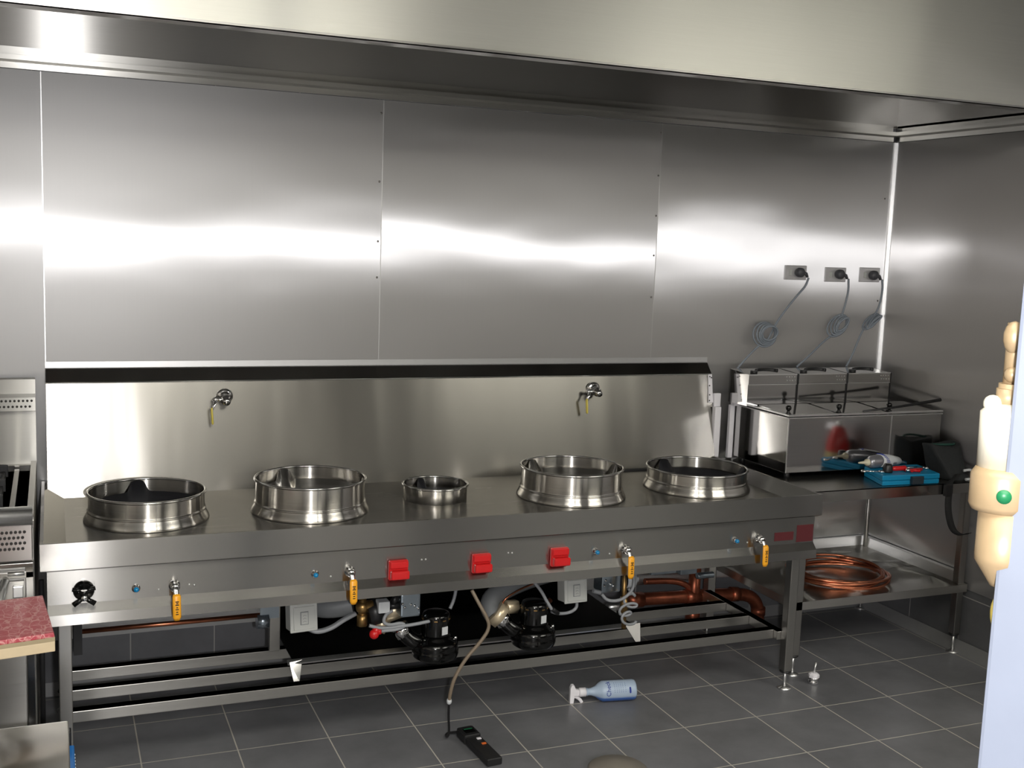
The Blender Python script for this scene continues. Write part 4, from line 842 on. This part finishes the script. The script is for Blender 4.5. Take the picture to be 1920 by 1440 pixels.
# round lid at the bottom edge of the picture
t = thing('stock_pot', 'round lidded metal pot at the bottom edge of the picture', 'pot', (1.565, -1.49, 0))
b = MB(); b.lathe([(0, 0.0), (0.082, 0.0), (0.085, 0.004), (0.085, 0.165), (0.088, 0.168), (0.0, 0.168)], (1.565, -1.49, 0), 40, cap=False); b.build('pot_body', 'ring', t)
b = MB(); b.lathe([(0.090, 0.164), (0.091, 0.172), (0.084, 0.178), (0.03, 0.186), (0.0, 0.187)], (1.565, -1.49, 0), 40, cap=False); b.build('lid', 'lid_metal', t)

# ================================================================ STOVE AT THE LEFT EDGE
sx1 = -0.034; sx0 = -0.93
stv = thing('gas_stove', 'stainless gas stove with black cast grates at the left edge', 'stove', ((sx0+sx1)/2, -0.48, 0))
b = MB(); b.box((sx0, -0.88, 0.14), (sx1, -0.06, 0.865)); b.bevel(0.003); b.build('stove_body', 'tube', stv)
b = MB(); b.box((sx0, -0.90, 0.865), (sx1, -0.885, 0.885)); b.box((sx0, -0.10, 0.865), (sx1, -0.06, 0.885)); b.box((sx1-0.018, -0.885, 0.865), (sx1, -0.10, 0.90)); b.box((sx1-0.07, -0.87, 0.866), (sx1-0.055, -0.12, 0.876)); b.build('hob_surround', 'table', stv)
b = MB(); b.prism([(-0.075, 0.885), (-0.085, 1.072), (-0.12, 1.080), (-0.12, 1.126), (-0.085, 1.135), (-0.085, 1.185), (-0.04, 1.185), (-0.04, 0.885)], sx0, sx1, 'x'); b.build('back_guard', 'hood', stv)
b = MB()
for r in range(2):
    for k in range(34): b.cyl((sx1-0.012-k*0.0135-r*0.006, -0.1225, 1.115-r*0.020), (sx1-0.012-k*0.0135-r*0.006, -0.119, 1.115-r*0.020), 0.0042, 8)
ph = b.build('perforation', 'ink', stv)
b = MB(); b.tube([(sx0, -0.915, 0.905), (sx1-0.002, -0.915, 0.905)], 0.027, 20); b.build('front_roll', 'bright', stv)
b = MB(); b.box((sx0, -0.92, 0.775), (sx1-0.004, -0.88, 0.882)); b.bevel(0.002); vp = b.build('vent_panel', 'front', stv)
b = MB()
for r in range(4):
    for k in range(14): b.cyl((sx1-0.024-k*0.0115-(r % 2)*0.005, -0.9225, 0.860-r*0.016), (sx1-0.024-k*0.0115-(r % 2)*0.005, -0.919, 0.860-r*0.016), 0.0042, 10)
b.build('perforation', 'ink', vp)
b = MB(); b.box((sx0, -0.915, 0.755), (sx1-0.002, -0.88, 0.768)); b.box((sx0, -0.905, 0.72), (sx1-0.002, -0.89, 0.74)); b.box((sx1-0.024, -0.905, 0.16), (sx1-0.002, -0.88, 0.755)); b.bevel(0.002); b.build('door_frame', 'bright' if False else 'table', stv)
b = MB(); b.box((sx0, -0.895, 0.18), (sx1-0.028, -0.881, 0.71)); b.build('oven_door', 'hood', stv)
b = MB(); b.tube([(sx1-0.075, -0.905, 0.72), (sx1-0.105, -0.96, 0.62), (sx1-0.12, -0.965, 0.50)], 0.011, 12); b.tube([(sx1-0.07, -0.905, 0.735), (sx1-0.026, -0.905, 0.735)], 0.006, 8); lab(b.build('door_bracket', 'bright', stv), 'bright door hinge bar')
b = MB(); b.box((sx1-0.058, -0.912, 0.665), (sx1-0.030, -0.895, 0.700)); b.box((sx1-0.058, -0.912, 0.635), (sx1-0.030, -0.895, 0.648)); b.bevel(0.003); b.build('hinge', 'bright', stv)
b = MB()   # grates
for gy in (-0.72, -0.50, -0.28):
    b.box((sx0+0.1, gy-0.10, 0.885), (sx1-0.10, gy-0.085, 0.915)); 
    b.hexa([(sx0+0.3, gy-0.03, 0.885), (sx1-0.085, gy-0.008, 0.885), (sx1-0.085, gy+0.008, 0.885), (sx0+0.3, gy+0.03, 0.885)], [(sx0+0.3, gy-0.03, 0.95), (sx1-0.085, gy-0.008, 0.925), (sx1-0.085, gy+0.008, 0.925), (sx0+0.3, gy+0.03, 0.95)])
for gx in (sx1-0.10, sx1-0.16): b.box((gx-0.008, -0.82, 0.877), (gx+0.008, -0.18, 0.905))
b.bevel(0.003); lab(b.build('grate', 'iron', stv), 'black cast iron grates')
for px, py in ((sx1-0.05, -0.84), (sx1-0.05, -0.12), (sx0+0.05, -0.84), (sx0+0.05, -0.12)): leg(px, py, 0.15, stv, s=0.02, foot=0.05)
b = MB(); b.tube([(sx1+0.012, -0.60, 0.10), (sx1+0.014, -0.60, 0.62)], 0.008, 10); lab(b.build('flexible_hose', 'iron', stv), 'dark corrugated hose')

# red board with beige edge, standing on its frame
bx = thing('padded_stool', 'red crocodile-pattern padded stool top with a beige edge at the left', 'stool', (-0.22, -1.42, 0))
def croc():
    mt, nt, bs = newmat('red_croc_vinyl'); L = nt.links
    tc = nt.nodes.new('ShaderNodeTexCoord'); mp = nt.nodes.new('ShaderNodeMapping'); mp.inputs['Scale'].default_value = (48, 26, 30); L.new(tc.outputs['Object'], mp.inputs[0])
    nz = nt.nodes.new('ShaderNodeTexNoise'); nz.inputs['Scale'].default_value = 0.7; L.new(mp.outputs[0], nz.inputs['Vector'])
    va = nt.nodes.new('ShaderNodeVectorMath'); va.operation = 'ADD'; L.new(mp.outputs[0], va.inputs[0]); L.new(nz.outputs['Color'], va.inputs[1])
    vo = nt.nodes.new('ShaderNodeTexVoronoi'); vo.feature = 'DISTANCE_TO_EDGE'; vo.inputs['Scale'].default_value = 1; vo.inputs['Randomness'].default_value = 0.55; L.new(va.outputs[0], vo.inputs['Vector'])
    cr = nt.nodes.new('ShaderNodeValToRGB'); cr.color_ramp.elements[0].position = 0.012; cr.color_ramp.elements[0].color = (0.62, 0.30, 0.28, 1); cr.color_ramp.elements[1].position = 0.05; cr.color_ramp.elements[1].color = (0.42, 0.05, 0.07, 1)
    L.new(vo.outputs['Distance'], cr.inputs[0])
    w_ = nt.nodes.new('ShaderNodeTexNoise'); mp2 = nt.nodes.new('ShaderNodeMapping'); mp2.inputs['Scale'].default_value = (60, 420, 60); L.new(tc.outputs['Object'], mp2.inputs[0]); L.new(mp2.outputs[0], w_.inputs['Vector']); w_.inputs['Scale'].default_value = 1
    mr = nt.nodes.new('ShaderNodeMapRange'); mr.inputs[1].default_value = 0.5; mr.inputs[2].default_value = 0.7; L.new(w_.outputs['Fac'], mr.inputs[0])
    mx = nt.nodes.new('ShaderNodeMix'); mx.data_type = 'RGBA'; L.new(mr.outputs[0], mx.inputs[0]); L.new(cr.outputs[0], mx.inputs[6]); mx.inputs[7].default_value = (0.60, 0.26, 0.25, 1)
    L.new(mx.outputs[2], bs.inputs['Base Color']); setin(bs, Roughness=0.45)
    return mt
M['croc'] = croc()
BZ = 0.690
P = [(-0.36, -1.47), (0.018, -1.405), (-0.010, -1.09), (-0.36, -1.14)]
b = MB(); b.hexa([(x, y, BZ+0.024) for x, y in P], [(x*0.985-0.002, y*0.985-0.02, BZ+0.036) for x, y in P]); b.bevel(0.003); lab(b.build('padded_top', 'croc', bx), 'red crocodile-pattern vinyl')
b = MB(); b.hexa([(x, y, BZ+0.014) for x, y in P], [(x, y, BZ+0.0245) for x, y in P]); lab(b.build('tan_band', 'tan_dark', bx), 'tan band')
b = MB(); b.hexa([(x, y, BZ-0.012) for x, y in P], [(x, y, BZ+0.0142) for x, y in P]); b.bevel(0.002); lab(b.build('wooden_edge', 'tan', bx), 'pale beige edge')
for px, py in ((-0.34, -1.39), (-0.34, -1.17), (-0.20, -1.39), (-0.20, -1.17)):
    b = MB(); b.box((px-0.012, py-0.012, 0), (px+0.012, py+0.012, BZ-0.012)); b.build('leg', 'tube', bx)

# stainless bin at the bottom left corner and the things behind it
t = thing('stainless_cabinet', 'low stainless cabinet with a polished top at the bottom left corner', 'cabinet', (-0.30, -1.65, 0))
b = MB(); b.box((-0.62, -1.98, 0.02), (0.038, -1.425, 0.478)); b.bevel(0.003); b.build('cabinet_body', 'front', t)
b = MB(); b.box((-0.63, -1.99, 0.478), (0.046, -1.415, 0.500)); b.bevel(0.006, 3); b.build('cabinet_top', 'hood', t)
b = MB(); b.box((-0.62, -1.98, 0), (0.03, -1.43, 0.02)); b.build('plinth', 'black', t)
t = thing('blue_crate', 'narrow blue plastic crate behind the low cabinet at the left', 'crate', (0.058, -1.22, 0))
b = MB(); b.box((0.015, -1.37, 0), (0.062, -1.12, 0.30)); b.bevel(0.003); cr_ = b.build('crate_body', 'blue', t)
b = MB(); [b.ball((0.0615, -1.15-0.02*k, 0.285), 0.003, 8) for k in range(10)]; b.build('crate_stud', 'label', cr_)
b = MB(); b.lathe([(0, 0), (0.032, 0), (0.034, 0.01), (0.034, 0.20), (0.028, 0.215), (0, 0.218)], (0.106, -1.19, 0), 28, cap=False); tag(b.build('canister', 'bright'), 'grey metal canister standing on the floor beside the blue crate', 'canister')
b = MB(); b.box((0.02, -1.11, 0), (0.055, -1.08, 0.335)); b.bevel(0.004); tag(b.build('black_bottle', 'black'), 'slim black container behind the blue crate', 'container')

# ================================================================ NEAR POST WITH GAS REGULATOR AT THE RIGHT
pst = thing('steel_post', 'blurred pale blue-white steel post close to the viewer at the right edge', 'post', (1.03, -3.42, 0))
b = MB(); b.box((0.985, -3.47, 0.006), (1.075, -3.36, 2.94)); b.bevel(0.004); 
Rz = Matrix.Translation((1.017, -3.415, 0)) @ Matrix.Rotation(-0.98, 4, 'Z') @ Matrix.Translation((-1.03, 3.415, 0))
for v in b.bm.verts: v.co = Rz @ v.co
b.build('post', 'post', pst)
b = MB(); b.box((0.96, -3.49, 0), (1.10, -3.34, 0.006)); b.build('base_plate', 'post', pst)
rv = thing('gas_regulator', 'cream and brass gas regulator with a green dot fixed to the near post', 'regulator', (0.95, -3.40, 1.33))
b = MB(); b.lathe([(0.0, 1.505), (0.018, 1.505), (0.023, 1.50), (0.024, 1.565), (0.017, 1.572), (0.010, 1.574), (0, 1.574)], (0.962, -3.385, 0), 28, cap=False); b.ball((0.955, -3.375, 1.573), 0.010, 10); lab(b.build('bonnet', 'valve_white', rv), 'white bonnet')
b = MB(); b.lathe([(0.0, 1.460), (0.030, 1.460), (0.033, 1.466), (0.033, 1.498), (0.028, 1.506), (0.0, 1.506)], (0.964, -3.39, 0), 28, cap=False); fl = lab(b.build('flange', 'valve_cream', rv), 'cream flange')
b = MB(); b.lathe([(0, 0), (0.0075, 0), (0.0075, 0.003), (0, 0.003)], (0.9415, -3.4145, 1.481), 20, Matrix.Rotation(PI/2, 3, 'X') @ Matrix.Rotation(0.0, 3, 'Y') if False else Vector((-0.68, -0.73, 0)).to_track_quat('Z', 'Y').to_matrix(), cap=False); lab(b.build('dot', 'green', fl), 'green dot')
b = MB(); b.lathe([(0.0, 1.376), (0.009, 1.377), (0.012, 1.382), (0.0265, 1.404), (0.027, 1.410), (0.027, 1.460), (0.0, 1.460)], (0.966, -3.395, 0), 24, cap=False); b.build('body', 'valve_cream', rv)
b = MB(); b.cyl((0.966, -3.40, 1.33), (0.966, -3.40, 1.395), 0.007, 14); b.ball((0.955, -3.406, 1.352), 0.008, 12, (0.8, 0.8, 2.2)); lab(b.build('outlet_nut', 'valve_nut', rv), 'brass outlet nut')
b = MB(); b.cyl((0.976, -3.378, 1.575), (0.976, -3.378, 1.595), 0.013, 14); b.cyl((0.970, -3.380, 1.570), (0.970, -3.380, 1.590), 0.012, 14); b.cyl((0.980, -3.375, 1.595), (0.980, -3.375, 1.66), 0.010, 14); b.ball((0.974, -3.38, 1.605), 0.009, 10); b.ball((0.973, -3.378, 1.645), 0.011, 10, (1, 1, 1.6)); b.build('inlet_pipe', 'valve_cream', rv)


# ================================================================ FIRE EXTINGUISHER on the right wall, outside the picture, mirrored in the fryer's front
t = thing('fire_extinguisher', 'red fire extinguisher with a cream band, mirrored in the fryer front', 'fire extinguisher', (3.60, -1.10, 0.45))
c = (3.615, -1.10, -0.02)
b = MB(); b.lathe([(0, 0.55), (0.050, 0.55), (0.055, 0.56), (0.056, 0.80), (0.047, 0.835), (0.038, 0.86), (0.030, 0.885), (0.018, 0.89), (0, 0.89)], c, 32, cap=False); bd = b.build('cylinder', 'extinguisher', t)
b = MB(); b.lathe([(0.0562, 0.70), (0.0568, 0.702), (0.0568, 0.763), (0.0562, 0.765)], c, 32, cap=False); lab(b.build('cream_band', 'band', bd), 'cream band')
b = MB(); b.lathe([(0, 0.885), (0.017, 0.885), (0.017, 0.915), (0, 0.915)], c, 16, cap=False); b.box((3.605, -1.19, 0.845), (3.625, -1.07, 0.858)); b.box((3.605, -1.18, 0.865), (3.625, -1.09, 0.875)); b.box((3.605, -1.10, 0.85), (3.625, -1.085, 0.87)); b.build('lever_valve', 'chrome', t)
b = MB(); b.tube(smooth([(3.615, -1.12, 0.83), (3.61, -1.17, 0.80), (3.61, -1.18, 0.70), (3.61, -1.17, 0.58)]), 0.008, 8); b.build('hose', 'black', t)
b = MB(); b.box((3.67, -1.12, 0.53), (3.6995, -1.08, 0.80)); b.build('wall_bracket', 'tube', t)
